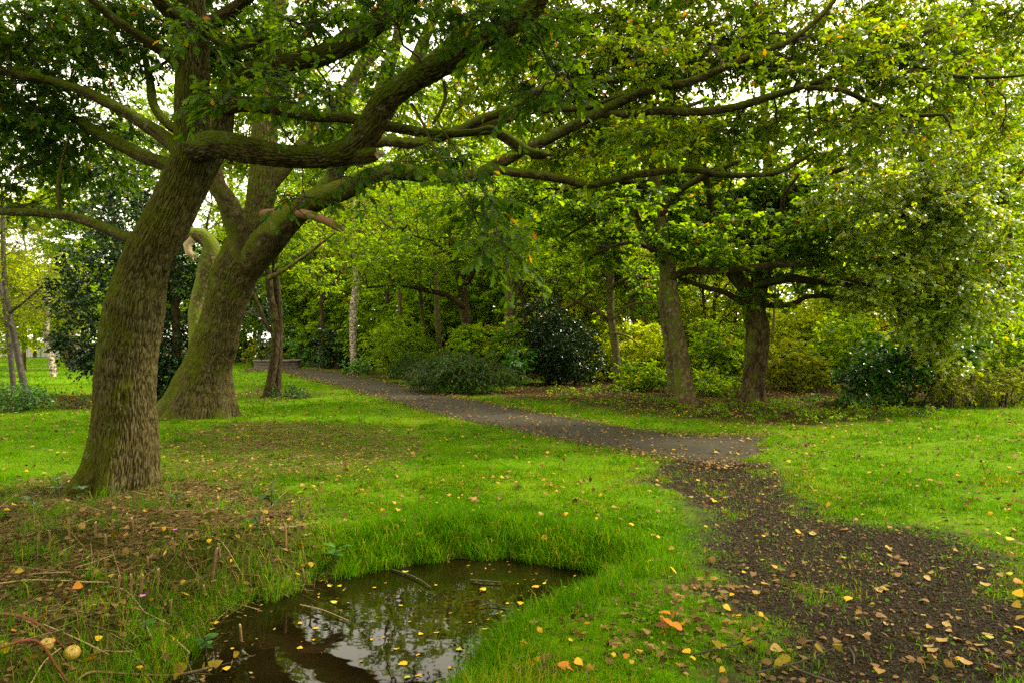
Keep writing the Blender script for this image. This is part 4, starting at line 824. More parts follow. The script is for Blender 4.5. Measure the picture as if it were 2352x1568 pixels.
# slim tree right of the dark bush
m3 = limbpx([(1417, 898, 22.5, 11), (1417, 850, 22.5, 9.5), (1412, 790, 22.5, 9), (1403, 730, 22.5, 9), (1401, 670, 22.5, 8.5), (1403, 610, 22.5, 8), (1396, 550, 22.5, 7), (1387, 480, 22.5, 6), (1380, 380, 22.5, 4), (1385, 280, 22.5, 3)])
m3_l = [limbpx([(1402, 740, 22.5, 5), (1370, 715, 22.4, 4.5), (1320, 690, 22.3, 3.5), (1270, 655, 22.2, 2.5)]), limbpx([(1403, 660, 22.5, 5), (1440, 640, 22.3, 4), (1490, 640, 22.1, 3)]), limbpx([(1402, 640, 22.5, 4), (1370, 590, 22.6, 3.5), (1345, 540, 22.7, 2.5)]),
        limbpx([(1404, 735, 22.4, 3.5), (1450, 700, 22.2, 3), (1500, 695, 22, 2)]), limbpx([(1392, 520, 22.5, 4), (1440, 470, 22.5, 3), (1470, 420, 22.5, 2)]), limbpx([(1410, 765, 22.4, 3), (1440, 772, 22.2, 2.5), (1465, 790, 22.1, 1.5)])]
make_tree('slim grey tree with upswept thin branches right of the dark bush', [m3], m3_l, seeds(E(1390, 520, 22.5, 140, 110, 2, 110), E(1300, 620, 22.2, 80, 60, 1.2, 40), E(1480, 640, 22, 70, 50, 1, 24), E(1390, 360, 22.5, 140, 90, 2, 60)),
    dict(tip=.010, K=5, L=9, len=.5, size=.15, shape=RH, flat=.25, autumn=.02, hang=.3), SMOOTHBARK, SYC, name='tree', free=.45, tkw=dict(lump=.05), seed=25)

# tree with an arching limb above the shrubs
m4 = limbpx([(1085, 880, 26.5, 14), (1078, 800, 26.5, 13), (1070, 740, 26.5, 12), (1064, 700, 26.5, 13), (1060, 650, 26.5, 11), (1045, 600, 26.5, 10), (1038, 540, 26.5, 8), (1035, 440, 26.5, 6), (1030, 340, 26.5, 4)])
m4_l = [limbpx([(1064, 705, 26.3, 7), (1030, 680, 26, 6), (1000, 672, 25.7, 5.5), (950, 660, 25.3, 5), (900, 655, 25, 4), (840, 662, 24.6, 2.5)]), limbpx([(1060, 660, 26.5, 7), (1085, 630, 26.4, 6), (1100, 580, 26.3, 4), (1130, 520, 26.2, 3)]), limbpx([(1045, 600, 26.5, 6), (1000, 560, 26.2, 4), (950, 540, 26, 3)])]
make_tree('tree behind the shrubs with a long limb arching left towards the path', [m4], m4_l, seeds(E(920, 610, 25, 130, 60, 2, 90), E(1040, 560, 26, 150, 90, 2, 110), E(1100, 480, 26, 150, 90, 2.4, 90), E(860, 540, 26, 100, 70, 2, 50), E(980, 420, 26.5, 160, 90, 2.4, 90)),
    dict(tip=.012, K=5, L=10, len=.6, size=.15, shape=RH, flat=.25, autumn=.02, hang=.3), DARKBARK, WOODLEAF, name='tree', free=.5, seed=28)

m5 = limbpx([(1158, 880, 25, 11), (1160, 820, 25, 10), (1166, 740, 25, 9), (1168, 660, 25, 8), (1165, 560, 25, 6), (1160, 440, 25, 4)])
m5b = limbpx([(1182, 880, 25.4, 7), (1180, 800, 25.4, 7), (1180, 720, 25.4, 6.5), (1186, 640, 25.4, 6), (1200, 540, 25.4, 4)])
make_tree('pair of slim upright stems left of the dark bush', [m5, m5b], [limbpx([(1181, 770, 25.4, 5), (1215, 745, 25.2, 4.5), (1290, 715, 24.8, 4.5), (1340, 680, 24.5, 4), (1390, 640, 24.2, 3.5)])], seeds(E(1180, 500, 25, 110, 110, 2, 90), E(1240, 600, 25, 70, 60, 1.4, 40)),
    dict(K=6, L=11, len=.6, size=.15, shape=RH, flat=.3, autumn=.02), SMOOTHBARK, SYC, name='tree', free=.6, seed=31)

# birch by the path bend
b1 = limbpx([(815, 862, 34, 9.5), (812, 820, 34, 8.5), (811, 760, 34, 8.5), (812, 700, 34, 8), (818, 640, 34, 7), (812, 560, 34, 5), (815, 460, 34, 3)])
make_tree('silver birch with flaking white bark beside the path bend', [b1], [], seeds(E(815, 530, 34, 100, 110, 2.5, 90)), dict(K=6, L=11, len=.6, size=.16, shape=RH, flat=.5, hang=.5), BIRCHBARK, BIRCHLEAF, name='birch_tree', free=.6, seed=33)
# birches on the far left
b2 = limbpx([(68, 915, 19, 8), (55, 880, 19, 7), (40, 810, 19, 7), (25, 740, 19, 6.5), (14, 680, 19, 6), (8, 600, 19, 5), (6, 500, 19, 4), (4, 420, 19, 2.5)])
b2b = limbpx([(34, 915, 19.2, 6), (28, 860, 19.2, 5.5), (20, 780, 19.2, 5.5), (10, 700, 19.2, 5), (-20, 600, 19.2, 4), (-50, 500, 19.2, 3)])
make_tree('leaning twin stemmed birch by the left edge, dark scars on pale bark', [b2, b2b], [limbpx([(22, 720, 19, 3), (60, 690, 18.8, 2.5), (95, 660, 18.6, 1.5)])], seeds(E(40, 640, 19, 80, 120, 1.4, 110), E(20, 520, 19, 70, 90, 1.2, 60)), dict(K=4, L=7, len=.55, size=.07, shape=RH, flat=.6, hang=.5, drop=.35), DARKBIRCH, BIRCHLEAF, name='birch_tree', free=.5, seed=35)
b3 = limbpx([(124, 868, 29.5, 8), (119, 830, 29.5, 7), (112, 800, 29.5, 6.5), (106, 770, 29.5, 6), (110, 720, 29.5, 5), (108, 640, 29.5, 3.5)])
make_tree('short pale birch on the bare patch of the left lawn', [b3], [], seeds(E(120, 700, 29.5, 70, 80, 2, 60)), dict(K=6, L=11, len=.6, size=.12, shape=RH, flat=.5, hang=.4), BIRCHBARK, BIRCHLEAF, name='birch_tree', free=.6, seed=37)
b4 = limbpx([(171, 858, 36, 6), (170, 830, 36, 5), (168, 800, 36, 5), (170, 740, 36, 4), (172, 660, 36, 3)])
make_tree('thin grey tree behind the short birch on the left lawn', [b4], [limbpx([(160, 840, 36.2, 9), (153, 815, 36.2, 9), (148, 780, 36.2, 8), (150, 720, 36.2, 6)])], seeds(E(165, 700, 36, 80, 90, 2, 60)), dict(K=6, L=11, len=.7, size=.16, shape=RH, flat=.4), SMOOTHBARK, WOODLEAF, name='tree', free=.5, seed=39)
# slim dark saplings behind the path
for lab, pts, sd_ in [('bare slim trunk behind the light green bush', [(1012, 830, 29, 7), (1008, 780, 29, 6.5), (1003, 710, 29, 6), (1000, 600, 29, 5), (995, 480, 29, 3)], 41), ('brownish slim trunk rising out of the light green bush', [(920, 800, 30, 6), (918, 740, 30, 6), (918, 690, 30, 5.5), (916, 560, 30, 4)], 42)]:
    t = limbpx(pts); t[0, 2] = -.05
    make_tree(lab, [t], [], seeds(E(pts[-1][0], pts[-1][1] + 20, pts[0][2], 90, 80, 2, 50)), dict(K=6, L=11, len=.6, size=.16, shape=RH, flat=.3), SMOOTHBARK, WOODLEAF, name='tree', free=.6, seed=sd_)

# maple with pale drooping foliage on the right
mr = limbpx([(2175, 935, 15.8, 16), (2170, 850, 15.8, 14), (2165, 760, 15.8, 13), (2155, 650, 15.8, 12), (2140, 520, 15.9, 10), (2120, 400, 16, 7), (2110, 320, 16, 4)])
mr_l = [limbpx([(2165, 760, 15.7, 7), (2100, 700, 15.4, 6), (2010, 660, 15.2, 5), (1930, 640, 15.1, 3)]), limbpx([(2155, 650, 15.7, 7), (2220, 600, 15.4, 6), (2270, 620, 15.1, 5), (2300, 680, 15, 3)]), limbpx([(2145, 560, 15.8, 7), (2080, 500, 15.5, 6), (1990, 480, 15.2, 4)]), limbpx([(2140, 520, 15.8, 6), (2200, 460, 15.5, 5), (2250, 450, 15.2, 3)])]
TMR = seeds(E(2030, 470, 15.1, 170, 110, 1.3, 90), E(2170, 540, 14.9, 130, 110, 1.2, 90), E(2040, 640, 14.8, 150, 70, 1.0, 60), E(2190, 690, 14.7, 120, 60, 1.0, 50), E(2110, 740, 14.8, 80, 40, .8, 20), E(2050, 320, 15.6, 170, 90, 1.4, 44), E(2230, 330, 15.6, 90, 90, 1, 24), E(2200, 420, 15.3, 90, 80, 1, 24), E(2170, 800, 14.7, 40, 50, .6, 10), E(2290, 620, 14.8, 50, 90, .6, 16))
make_tree('maple on the right with pale drooping leaves hanging towards the lawn', [mr], mr_l, TMR, dict(K=7, L=11, len=.5, size=.10, shape=STAR_S, flat=.35, autumn=.03, hang=.5, tilt=.5, drop=.3), DARKBARK, SYCPALE, name='maple_tree', free=.3, seed=44)
# oak at the right edge behind
mo = limbpx([(2330, 890, 23, 22), (2325, 760, 23, 20), (2310, 600, 23, 17), (2300, 450, 23, 14), (2280, 300, 23, 11), (2270, 150, 23, 8), (2260, 30, 23, 5)])
make_tree('tall oak at the right edge behind the maple', [mo], [limbpx([(2312, 600, 23, 10), (2250, 520, 22.6, 8), (2200, 430, 22.4, 5)]), limbpx([(2300, 450, 23, 9), (2370, 380, 22.6, 7), (2450, 340, 22.4, 4)]), limbpx([(2290, 350, 23, 8), (2220, 260, 22.6, 6), (2160, 200, 22.3, 4)])],
    seeds(E(2290, 200, 22.6, 120, 130, 2.4, 150), E(2310, 480, 22.4, 110, 140, 2, 130), E(2240, 330, 22.4, 60, 70, 1.4, 30), E(2340, 680, 22, 90, 110, 1.6, 90), E(2200, 130, 22.8, 90, 90, 2, 44), E(2430, 350, 22.6, 90, 300, 2.4, 120)),
    dict(K=6, L=11, len=.55, size=.13, shape=RH, flat=.5, autumn=.03), DARKBARK, WOODLEAF, name='oak_tree', free=.3, seed=47)
# green tree behind the holly, upper left
mg = limbpx([(330, 870, 25, 14), (330, 700, 25, 12), (325, 560, 25, 10), (310, 420, 25, 7), (300, 330, 25, 4)])
make_tree('green layered tree rising behind the holly', [mg], [], seeds(E(230, 430, 24.5, 130, 90, 2, 110), E(330, 340, 24.5, 120, 100, 2, 90), E(170, 520, 24, 100, 80, 1.6, 60), E(400, 250, 25, 90, 80, 2, 50)), dict(K=6, L=11, len=.6, size=.15, shape=RH, flat=.3, autumn=.01), DARKBARK, WOODLEAF, name='tree', free=.4, seed=50)

# unseen poplar added right of the view for foreground shade; its leaves lie on the trail
tp = np.array([[9.6, 5.2, -.1, .26], [9.6, 5.2, 2, .22], [9.55, 5.2, 5, .17], [9.5, 5.2, 9, .08]])
make_tree('unseen poplar added outside the right edge to shade the gravel trail', [tp], [], seeds(ell((8.4, 4.6, 6.2), (2.2, 2.4, 2.2), 120), ell((6.2, 3.0, 7.6), (2.6, 2.2, 1.3), 70), ell((6.3, 4.7, 5.8), (1.5, 1.0, .7), 70), ell((4.4, 4.5, 5.6), (1.7, 1.0, .5), 80), ell((2.6, 4.6, 5.7), (1.6, 1.0, .5), 60), ell((3.4, 3.4, 5.9), (2.2, 1.0, .5), 60)), dict(K=5, L=8, len=.5, size=.075, shape=OVAL, flat=.7, hang=.5), DARKBARK, WOODLEAF, name='shade_poplar', free=.4, seed=52)

# ---- background wood: individual trees copied from a few grown ones
def wood_proto(label, h, rad, z0, n, leaf, bark, seed, size=.22, name='tree', group='woodland trees behind the path', tr=.02):
    global rng
    rng = np.random.default_rng(900 + seed)
    t = np.array([[rng.normal() * .02 * z * z / 5, rng.normal() * .02 * z, z, max(tr * (h - z) * .9, .03)] for z in np.linspace(-.05, h * .93, 8)])
    limbs = []
    for k in range(9):
        z = z0 + (h * .75 - z0) * k / 9; a = k * 2.4 + rng.random(); ln = rad * rng.uniform(.5, .9)
        d = np.array([math.cos(a), math.sin(a), 0]); c = np.array([np.interp(z, t[:, 2], t[:, 0]), np.interp(z, t[:, 2], t[:, 1]), z]); r = .35 * np.interp(z, t[:, 2], t[:, 3]) + .012
        limbs.append(np.array([np.r_[c, r], np.r_[c + d * ln * .4 + [0, 0, ln * .28], r * .75], np.r_[c + d * ln * .75 + [0, 0, ln * .45], r * .5], np.r_[c + d * ln + [0, 0, ln * .42], r * .25]]))
    Tt = []
    for k in range(16):
        z = rng.uniform(z0, h * .92); f = math.sin(math.pi * min(1, (z - z0 * .6) / (h - z0 * .6))) ** .6; a = rng.random() * 6.28; q = rad * f * rng.uniform(.35, .8)
        Tt.append(ell((q * math.cos(a), q * math.sin(a), z), (rad * .38, rad * .38, h * .075), n // 16))
    return make_tree(label, [t], limbs, np.vstack(Tt), dict(K=6, L=10, len=.8, size=size, shape=RH, flat=.35, autumn=.015, twig=.006), bark, leaf, DARKBARK, name=name, group=group, free=.35, seed=seed, bsides=4, tkw=dict(sides=10, n=24), lkw=dict(sides=6, n=10))
def lab_tree(o, x, Y, rot, s, label):
    p = px(x, 784, Y); o.location = (p[0], p[1], -.02); o.rotation_euler = (0, 0, rot); o.scale = (s, s, s * random.uniform(.92, 1.08)); o['label'] = label
pA = wood_proto('broad green woodland tree', 15, 4.8, 3.0, 370, WOODLEAF, DARKBARK, 1)
pB = wood_proto('slim green woodland tree', 13, 3.4, 2.6, 300, SYC, SMOOTHBARK, 2, tr=.013)
pC = wood_proto('yellowish woodland tree', 11, 3.4, 1.6, 360, YELLEAF, SMOOTHBARK, 3, tr=.013)
pD = wood_proto('loose woodland tree', 15, 4.4, 3.0, 310, WOODLEAF, DARKBARK, 4)
GRP = 'woodland trees behind the path'
spots = [(pA, 700, 46, .3, 1.0, 'broad tree behind the stone planter'), (pD, 780, 52, 1.2, 1.05, 'dense tree behind the silver birch of the bend'), (pB, 870, 44, 2.2, 1.0, 'slim tree right of the silver birch of the bend'), (pA, 960, 40, 3.3, 1.0, 'broad tree above the light green bush'),
    (pD, 1060, 43, .9, 1.0, 'tree in the wood behind the arching limb'), (pB, 1120, 36, 4.1, 1.05, 'slim tree in the wood behind the rust leaved shrub'), (pA, 1230, 41, 5.2, 1.05, 'broad tree in the wood behind the dark bush'), (pC, 1300, 33, .4, 1.0, 'yellowish tree just behind the dark bush'),
    (pD, 1370, 38, 2.7, 1.1, 'tree in the wood behind the slim grey tree'), (pB, 1480, 31, 1.7, 1.0, 'slim tree in the wood between grey tree and smooth sycamore'), (pA, 1540, 42, .1, 1.1, 'broad tree in the wood behind the smooth sycamore'), (pC, 1640, 31, 3.9, .95, 'yellowish tree between the two sycamores'),
    
    (pC, 1960, 27, 5.1, .85, 'golden tree left of the drooping maple'), (pD, 2120, 34, 1.4, 1.05, 'tree behind the drooping maple and the right bushes'), (pB, 2240, 32, 3.0, 1.1, 'slim tree behind the right hand bushes'), (pA, 2380, 38, 4.4, 1.1, 'broad tree beyond the right edge oak'),
    (pB, 560, 48, 1.0, .8, 'slim tree far behind the forked oak'), (pD, 470, 44, 2.0, .85, 'tree far behind the broken beech stub'), (pB, 230, 58, 2.9, .72, 'slim tree on the far left lawn behind the holly'), (pD, 80, 62, .5, .62, 'low tree by the far railings'), (pA, -40, 70, 1.9, .6, 'broad low tree at the far left edge'), (pC, 150, 66, 4.0, .6, 'yellowish tree by the far wall'), (pC, 55, 36, 2.2, .85, 'yellow green tree behind the left edge birches'), (pB, 190, 40, 4.4, .8, 'slim tree behind the thin grey one on the left lawn'), (pC, -30, 30, 1.2, .8, 'yellowish tree cut off by the left edge'),
    (pB, 330, 52, .2, .8, 'slim tree behind the dark holly'), (pA, 640, 60, 5.0, .95, 'broad tree far beyond the planter'),
    (pA, 720, 56, .7, 1.75, 'towering tree behind the path bend left of its birch'), (pD, 840, 58, 2.9, 1.75, 'towering tree right behind the birch of the path bend'), (pA, 1080, 54, 4.6, 1.75, 'towering tree behind the arching limb'), (pD, 930, 50, 3.6, 1.6, 'towering tree far behind the light green bush'), (pD, 1250, 55, 1.1, 1.65, 'towering tree behind the evergreen bush'), (pA, 520, 55, 3.5, 1.5, 'towering tree behind the two oaks'), (pD, 1420, 54, .2, 1.6, 'towering tree behind the slim grey tree')]
spots += [(pA, 0, 0, .8, 1.25, 'unseen tree added behind the viewpoint on the left to block skylight'), (pD, 0, 0, 2.6, 1.3, 'unseen tree added straight behind the viewpoint to block skylight'), (pA, 0, 0, 4.2, 1.25, 'unseen tree added behind the viewpoint on the right to block skylight')]  # added out of view to cut the skylight from behind the camera
used = set(); behind = [(-7.5, -7), (1.0, -10), (14, -13)]
for pr, x, Y, rot, s, lb in spots:
    o = pr if pr.name not in used else copy_tree(pr); used.add(pr.name); lab_tree(o, x, Y, rot, s, lb)
    if Y == 0: o.location[0], o.location[1] = behind.pop(0)
rng = np.random.default_rng(77)
for k, (x, Y, lean, hw, lb) in enumerate([(980, 31, -14, 4.5, 'thin dark sapling behind the light green bush'), (1040, 33, 16, 4, 'thin sapling leaning right behind the rust leaved shrub'), (1220, 30, -20, 5, 'thin sapling behind the left part of the dark bush'), (1275, 27, 10, 8, 'upright dark trunk directly behind the dark bush'), (1340, 34, 24, 4, 'thin leaning sapling right behind the dark bush'), (1460, 29, -12, 4.5, 'thin sapling right of the slim grey tree'), (1500, 34, 18, 4, 'thin sapling left of the smooth sycamore'), (1625, 30, -10, 4, 'thin sapling between the two sycamores'), (1680, 33, 14, 4.5, 'thin sapling just left of the stout sycamore'), (1772, 24, 8, 3.2, 'pale thin sapling just right of the stout sycamore'), (1850, 31, -16, 4, 'thin sapling in the sunny gap'), (880, 36, 10, 5, 'thin trunk between bend birch and light green bush'), (745, 40, -8, 6, 'thin trunk left of the bend birch')]):
    t = limbpx([(x, 862, Y, hw), (x + lean * .3, 780, Y, hw * .9), (x + lean, 680, Y, hw * .8), (x + lean * 1.2, 580, Y, hw * .65), (x + lean * 1.8, 460, Y, hw * .4)]); t[0, 2] = -.05
    ls = [limbpx([(x + lean * .9, 700 - 20 * q, Y, hw * .5), (x + lean + sg * 35, 640 - 25 * q, Y - .5, hw * .35), (x + lean + sg * 80, 600 - 25 * q, Y - 1, hw * .2)]) for q, sg in ((0, 1), (1, -1), (2, 1), (3, -1))]
    make_tree(lb, [t], ls, seeds(E(x + lean * 1.2, 560, Y, 90, 90, 1.6, 36)), dict(K=5, L=8, len=.6, size=.15, shape=RH, flat=.3), SMOOTHBARK if k == 9 else DARKBARK, YELLEAF if k in (5, 7, 8, 10) else SYC, name='sapling', group='thin saplings in the wood', free=.4, tkw=dict(sides=8), lkw=dict(sides=5, n=8), seed=60 + k, bsides=4)

# far wood reading as one green mass
mbw = MB()
n = 70000; a = rng.uniform(-62, 62, n); Yd = 66 + 9 * rng.random(n); x = np.tan(np.radians(a)) * 72
hm = (13 + 7 * noise2(x, x * 0, 9, 61)) * np.where(x < -26, .50, 1.0) * (1 + .0 * x); z = hm * rng.random(n) ** .8
k = ~((x < -22) & (x > -60) & (z < 3.2)); x, Yd, z = x[k], Yd[k], z[k]; n = len(x); dv, nv = flat_dirs(n, .8)
place(mbw, RH, np.stack([x, Yd, z], -1), dv, nv, rng.uniform(.4, .95, n), 0, .5 * noise2(x + z, z, 3, 63) + .5 * rng.random(n))
A = np.stack([rng.uniform(-30, 90, 60), rng.uniform(63, 72, 60), np.zeros(60) - .1], -1); Bq = A + np.c_[rng.normal(size=60) * .6, rng.normal(size=60) * .6, rng.uniform(7, 11, 60)]
mbt = MB(); prisms(mbw, A, Bq, .22, .08, 6, mat=1)
tag(mbw.build('woodland', [WOODLEAF, DARKBARK]), 'far green woodland closing the view behind the trees', 'woodland', kind='stuff')
# ------------------------------------------------------------------ bushes and shrubs
def bush(label, x, y, lobes, spec, leaf, name='shrub', cat='shrub', stems=7, bark=None, seed=0, h=.8, grp=None):
    """x,y: pixel of the base on the ground; lobes: (dx px, py centre, rx px, ry px, depth radius m, n, dY)"""
    g = gpx(x, y); Y = g[1]; base = np.array([g[0], Y, float(gz(g[0], Y))])
    root = empty(name, base, label, cat, grp)
    T = np.vstack([ellpx(x + l[0], l[1], Y + l[6], l[2], l[3], l[4], l[5], .25) for l in lobes]); c0_ = T.mean(0); out = nrm(T - c0_); sz_ = np.linalg.norm(T - c0_, axis=1); nzz = vnoise(out * 1.7 + seed + x * .37, 81); T = c0_ + out * (sz_ * (.62 + .85 * nzz))[:, None]; st_ = rng.random(len(T)) < .07; T[st_] = c0_ + (T[st_] - c0_) * rng.uniform(1.1, 1.5, (st_.sum(), 1)); T[:, 2] = np.maximum(T[:, 2], base[2] + .08)
    ss = []; sd = []
    for k in range(stems):
        a = 6.28 * k / stems; tip = T[rng.integers(len(T))]; b0 = base + np.array([.12 * math.cos(a) + (tip[0] - base[0]) * .35, .12 * math.sin(a) + (tip[1] - base[1]) * .35, -.03])
        for t in np.linspace(0, .35, 4): p = b0 * (1 - t) + tip * t; ss.append(p); sd.append(nrm(np.array([0, 0, 1.0]) + .6 * (tip - b0)))
    P, D, par, r, n0 = grow(np.array(ss), np.array(sd), np.full(len(ss), .02), T, .3)
    mbb, mbl = MB(), MB(); e = np.arange(n0, len(P)); pa = par[e]
    bezier_tubes(mbb, P[pa], D[pa], P[e], D[e], np.minimum(r[e] * 1.2, .03), np.minimum(r[e], .03), 3, 4)
    st = np.arange(0, len(ss), 4); prisms(mbb, np.array(ss)[st], np.array(ss)[st + 3], .022, .016, 5)
    spray(mbb, mbl, P[e], D[e], spec, 3)
    if name in ('weed_patch', 'ivy_plant', 'bramble_heap', 'balsam_plant'):      # thin shoots hidden in their leaves
        o_ = mbl.n; [mbl.F.append(f + o_) for f in mbb.F]; [mbl.M.append(m_ + 1) for m_ in mbb.M]; mbl.S += mbb.S; mbl.V += mbb.V; mbl.n += mbb.n; mbl.build('foliage', [leaf, bark or TWIG], root, base)
    else: mbb.build('stems', bark or TWIG, root, base); mbl.build('foliage', leaf, root, base)
    return root
S = lambda size, shape=RH, K=5, L=8, ln=.35, **k: dict(dict(K=K, L=L, len=ln, size=size, shape=shape, flat=.8, tilt=.7, hang=.25, autumn=.01, twig=.003), **k)
bush('glossy light green rhododendron beside the stone planter', 722, 846, [(-12, 800, 52, 38, 1.2, 70, 3.4), (40, 815, 40, 30, 1.2, 30, 2.5)], S(.20, LANCE, flat=.5), RHODO, 'rhododendron_bush', 'bush')
bush('dark hedge like shrub between planter shrub and birch', 765, 846, [(0, 800, 40, 48, 1.5, 60, 1), (60, 790, 60, 50, 1.5, 70, 2)], S(.16), HOLLY, 'shrub')
bush('feathery light green bush on the path verge', 905, 868, [(0, 805, 52, 50, 1.0, 90, 0), (50, 820, 55, 48, 1.0, 80, .3), (15, 770, 45, 35, .8, 40, .4)], S(.11, LANCE, K=7, L=12, ln=.4, autumn=0), WOODLEAF, 'bush', 'bush')
bush('low dark green feathery bush at the path edge', 965, 882, [(0, 845, 60, 30, .7, 60, 0), (60, 850, 50, 28, .7, 40, .2)], S(.10, LANCE, K=7, L=12, ln=.4), JUNI, 'bush', 'bush')
# spreading juniper, grey at its left end
bush('spreading dark juniper arching over the path edge', 1050, 904, [(-10, 860, 75, 38, .7, 80, 0), (50, 865, 65, 32, .7, 60, .2), (0, 835, 50, 22, .5, 30, .2)], S(.075, LANCE, K=8, L=16, ln=.45, drop=.5, flat=.35, hang=.4), JUNI, 'juniper_bush', 'bush')
bush('small silvery grey juniper spray at the left end of the dark one', 985, 897, [(-5, 868, 30, 24, .3, 34, -.3)], S(.075, LANCE, K=7, L=14, ln=.4, drop=.5, hang=.4), GREYJ, 'juniper_bush', 'bush')
bush('leafy green shrub above the juniper', 1110, 885, [(0, 800, 60, 55, 1.0, 70, 1.0), (-50, 790, 50, 40, .9, 40, 1.2), (60, 790, 40, 40, .8, 36, .8)], S(.14, flat=.45), SYC, 'shrub')
bush('shrub with rusty orange leaves behind the juniper', 1125, 880, [(10, 815, 26, 20, .5, 12, .4), (-20, 780, 50, 30, .7, 10, .6)], S(.13, STAR_S, L=6), REDLEAF, 'shrub')
bush('laurel sapling with long leaves left of the dark bush', 1188, 885, [(0, 830, 30, 38, .5, 26, 0)], S(.22, LANCE, L=6), RHODO, 'laurel_bush', 'bush')
bush('large dark evergreen bush in the middle of the border', 1278, 886, [(0, 800, 80, 80, 1.3, 190, 1), (-20, 740, 60, 50, 1.0, 70, 1), (40, 830, 60, 50, 1.0, 70, .6)], S(.10, K=6, L=12), HOLLY, 'holly_bush', 'bush')
thick = [('sunny yellow green thicket behind the slim grey tree', 1470, 880, 2, YELLEAF, 95, 55, 812), ('green shrub between the slim tree and the smooth sycamore', 1480, 895, 0, WOODLEAF, 50, 28, 862), ('bright green shrub between the two sycamores', 1645, 888, 2, SYC, 60, 60, 800), ('low green shrub at the foot of the smooth sycamore', 1640, 905, 0, WOODLEAF, 45, 26, 875),
    ('yellow thicket right behind the stout sycamore', 1800, 885, 3, YELLEAF, 80, 75, 790), ('golden bush in the sunlit gap', 1890, 886, 3, YELLEAF, 85, 85, 775), ('pale green shrub in front of the golden bush', 1830, 900, 1, BIRCHLEAF, 55, 45, 840), ('bright green thicket left of the right hand bushes', 1960, 895, 1.5, WOODLEAF, 70, 80, 800),
    ('yellow green shrub behind the dark evergreen bush', 1390, 868, 5, YELLEAF, 90, 70, 790), ('green thicket behind the stems left of the evergreen', 1200, 866, 6, WOODLEAF, 110, 70, 790), ('yellow thicket far behind the smooth sycamore', 1560, 862, 7, YELLEAF, 110, 80, 780), ('green thicket far behind the light green bush', 960, 858, 6, WOODLEAF, 110, 70, 780), ('tall golden thicket behind the stout sycamore', 1720, 868, 6, YELLEAF, 120, 110, 760), ('tall bright thicket left of the maple', 2010, 868, 5, YELLEAF, 110, 110, 740), ('dark green thicket behind the stone planter', 660, 836, 4, WOODLEAF, 60, 34, 800), ('green thicket behind the silver birch of the bend', 820, 840, 4, WOODLEAF, 90, 46, 790), ('tall green thicket behind the light green bush', 1010, 846, 4, SYC, 110, 80, 750), ('green thicket behind the towering tree left of the bend birch', 740, 834, 9, SYC, 80, 50, 770), ('tall leafy thicket left of the bend birch', 770, 842, 1, WOODLEAF, 70, 75, 760), ('tall leafy thicket right of the bend birch', 870, 850, 2, SYC, 70, 85, 745), ('tall leafy thicket around the arching tree', 1000, 858, 1.5, WOODLEAF, 90, 95, 735), ('tall leafy thicket behind the two upright stems', 1130, 862, 3, SYC, 90, 95, 730), ('tall leafy thicket behind the evergreen bush', 1300, 862, 4, WOODLEAF, 90, 100, 730), ('green thicket far behind the forked oak', 520, 836, 5, WOODLEAF, 70, 40, 790)]
for lb, x, y, dY, lf, rx, ry, cy_ in thick:
    Y = gpx(x, y)[1]; bush(lb, x, y, [(0, cy_, rx, ry, 1.3, int(rx * ry / 55), dY), (rx * .5, cy_ + ry * .4, rx * .7, ry * .6, 1, int(rx * ry / 110), dY), (-rx * .5, cy_ + ry * .4, rx * .7, ry * .6, 1, int(rx * ry / 110), dY)], S(.0075 * Y, flat=.6, K=5, L=8, ln=.4, autumn=.015), lf, 'shrub')
bush('dark broad leaved bush under the maple', 2060, 930, [(0, 850, 100, 60, .9, 110, 0), (80, 820, 80, 70, .9, 90, .3), (-70, 890, 60, 40, .6, 40, -.2)], S(.12, OVAL, L=7), LAUREL, 'bush', 'bush')
bush('tall dark bush at the right edge of the lawn', 2290, 925, [(0, 800, 100, 90, 1.2, 130, .8), (70, 850, 80, 70, 1.0, 80, .2), (-60, 740, 70, 60, 1.0, 50, 1)], S(.11, OVAL, L=7), WOODLEAF, 'bush', 'bush')
for lb, x, y in [('straggly pale balsam stems at the lawn edge below the maple', 2170, 938), ('straggly balsam clump next to the right edge', 2240, 936), ('leafy balsam clump at the right end of the lawn edge', 2310, 934)]:
    bush(lb, x, y, [(0, 885, 42, 42, .3, 44, 0)], S(.085, LANCE, L=7, ln=.25, twig=.004), BIRCHLEAF, 'balsam_plant', 'plant', stems=12, bark=STRAWM if False else None)
for lb, x, y, rx, ry in [('low nettle patch in front of the dark broad leaved bush', 1990, 955, 55, 16), ('low green plants at the foot of the stout sycamore', 1800, 945, 60, 16), ('small leafy plant on the brown floor left of the stout sycamore', 1640, 950, 30, 12), ('low leafy plants below the slim grey tree', 1400, 905, 50, 14), ('green weeds on the brown floor below the evergreen bush', 1310, 905, 45, 10), ('weedy patch at the lawn edge under the maple', 2090, 952, 60, 14), ('low weeds at the foot of the smooth sycamore', 1510, 925, 40, 12), ('spreading weeds on the floor edge by the lawn', 1880, 962, 60, 14)]:
    bush(lb, x, y, [(0, y - ry * .5, rx * 1.3, ry * .7, .8, int(rx * .5), 0)], S(.06, OVAL, K=3, L=5, ln=.16), SYC, 'weed_patch', 'plant', stems=10)
bush('dark leafy plant at the foot of the twin birch', 35, 945, [(0, 918, 60, 26, .5, 60, 0)], S(.10, LANCE, L=7), LAUREL, 'shrub')
bush('low bramble heap left behind the leaning oak', 175, 938, [(0, 925, 60, 14, .4, 40, 0)], S(.07, OVAL, K=4, L=3, autumn=.12), JUNI, 'bramble_heap', 'bramble')
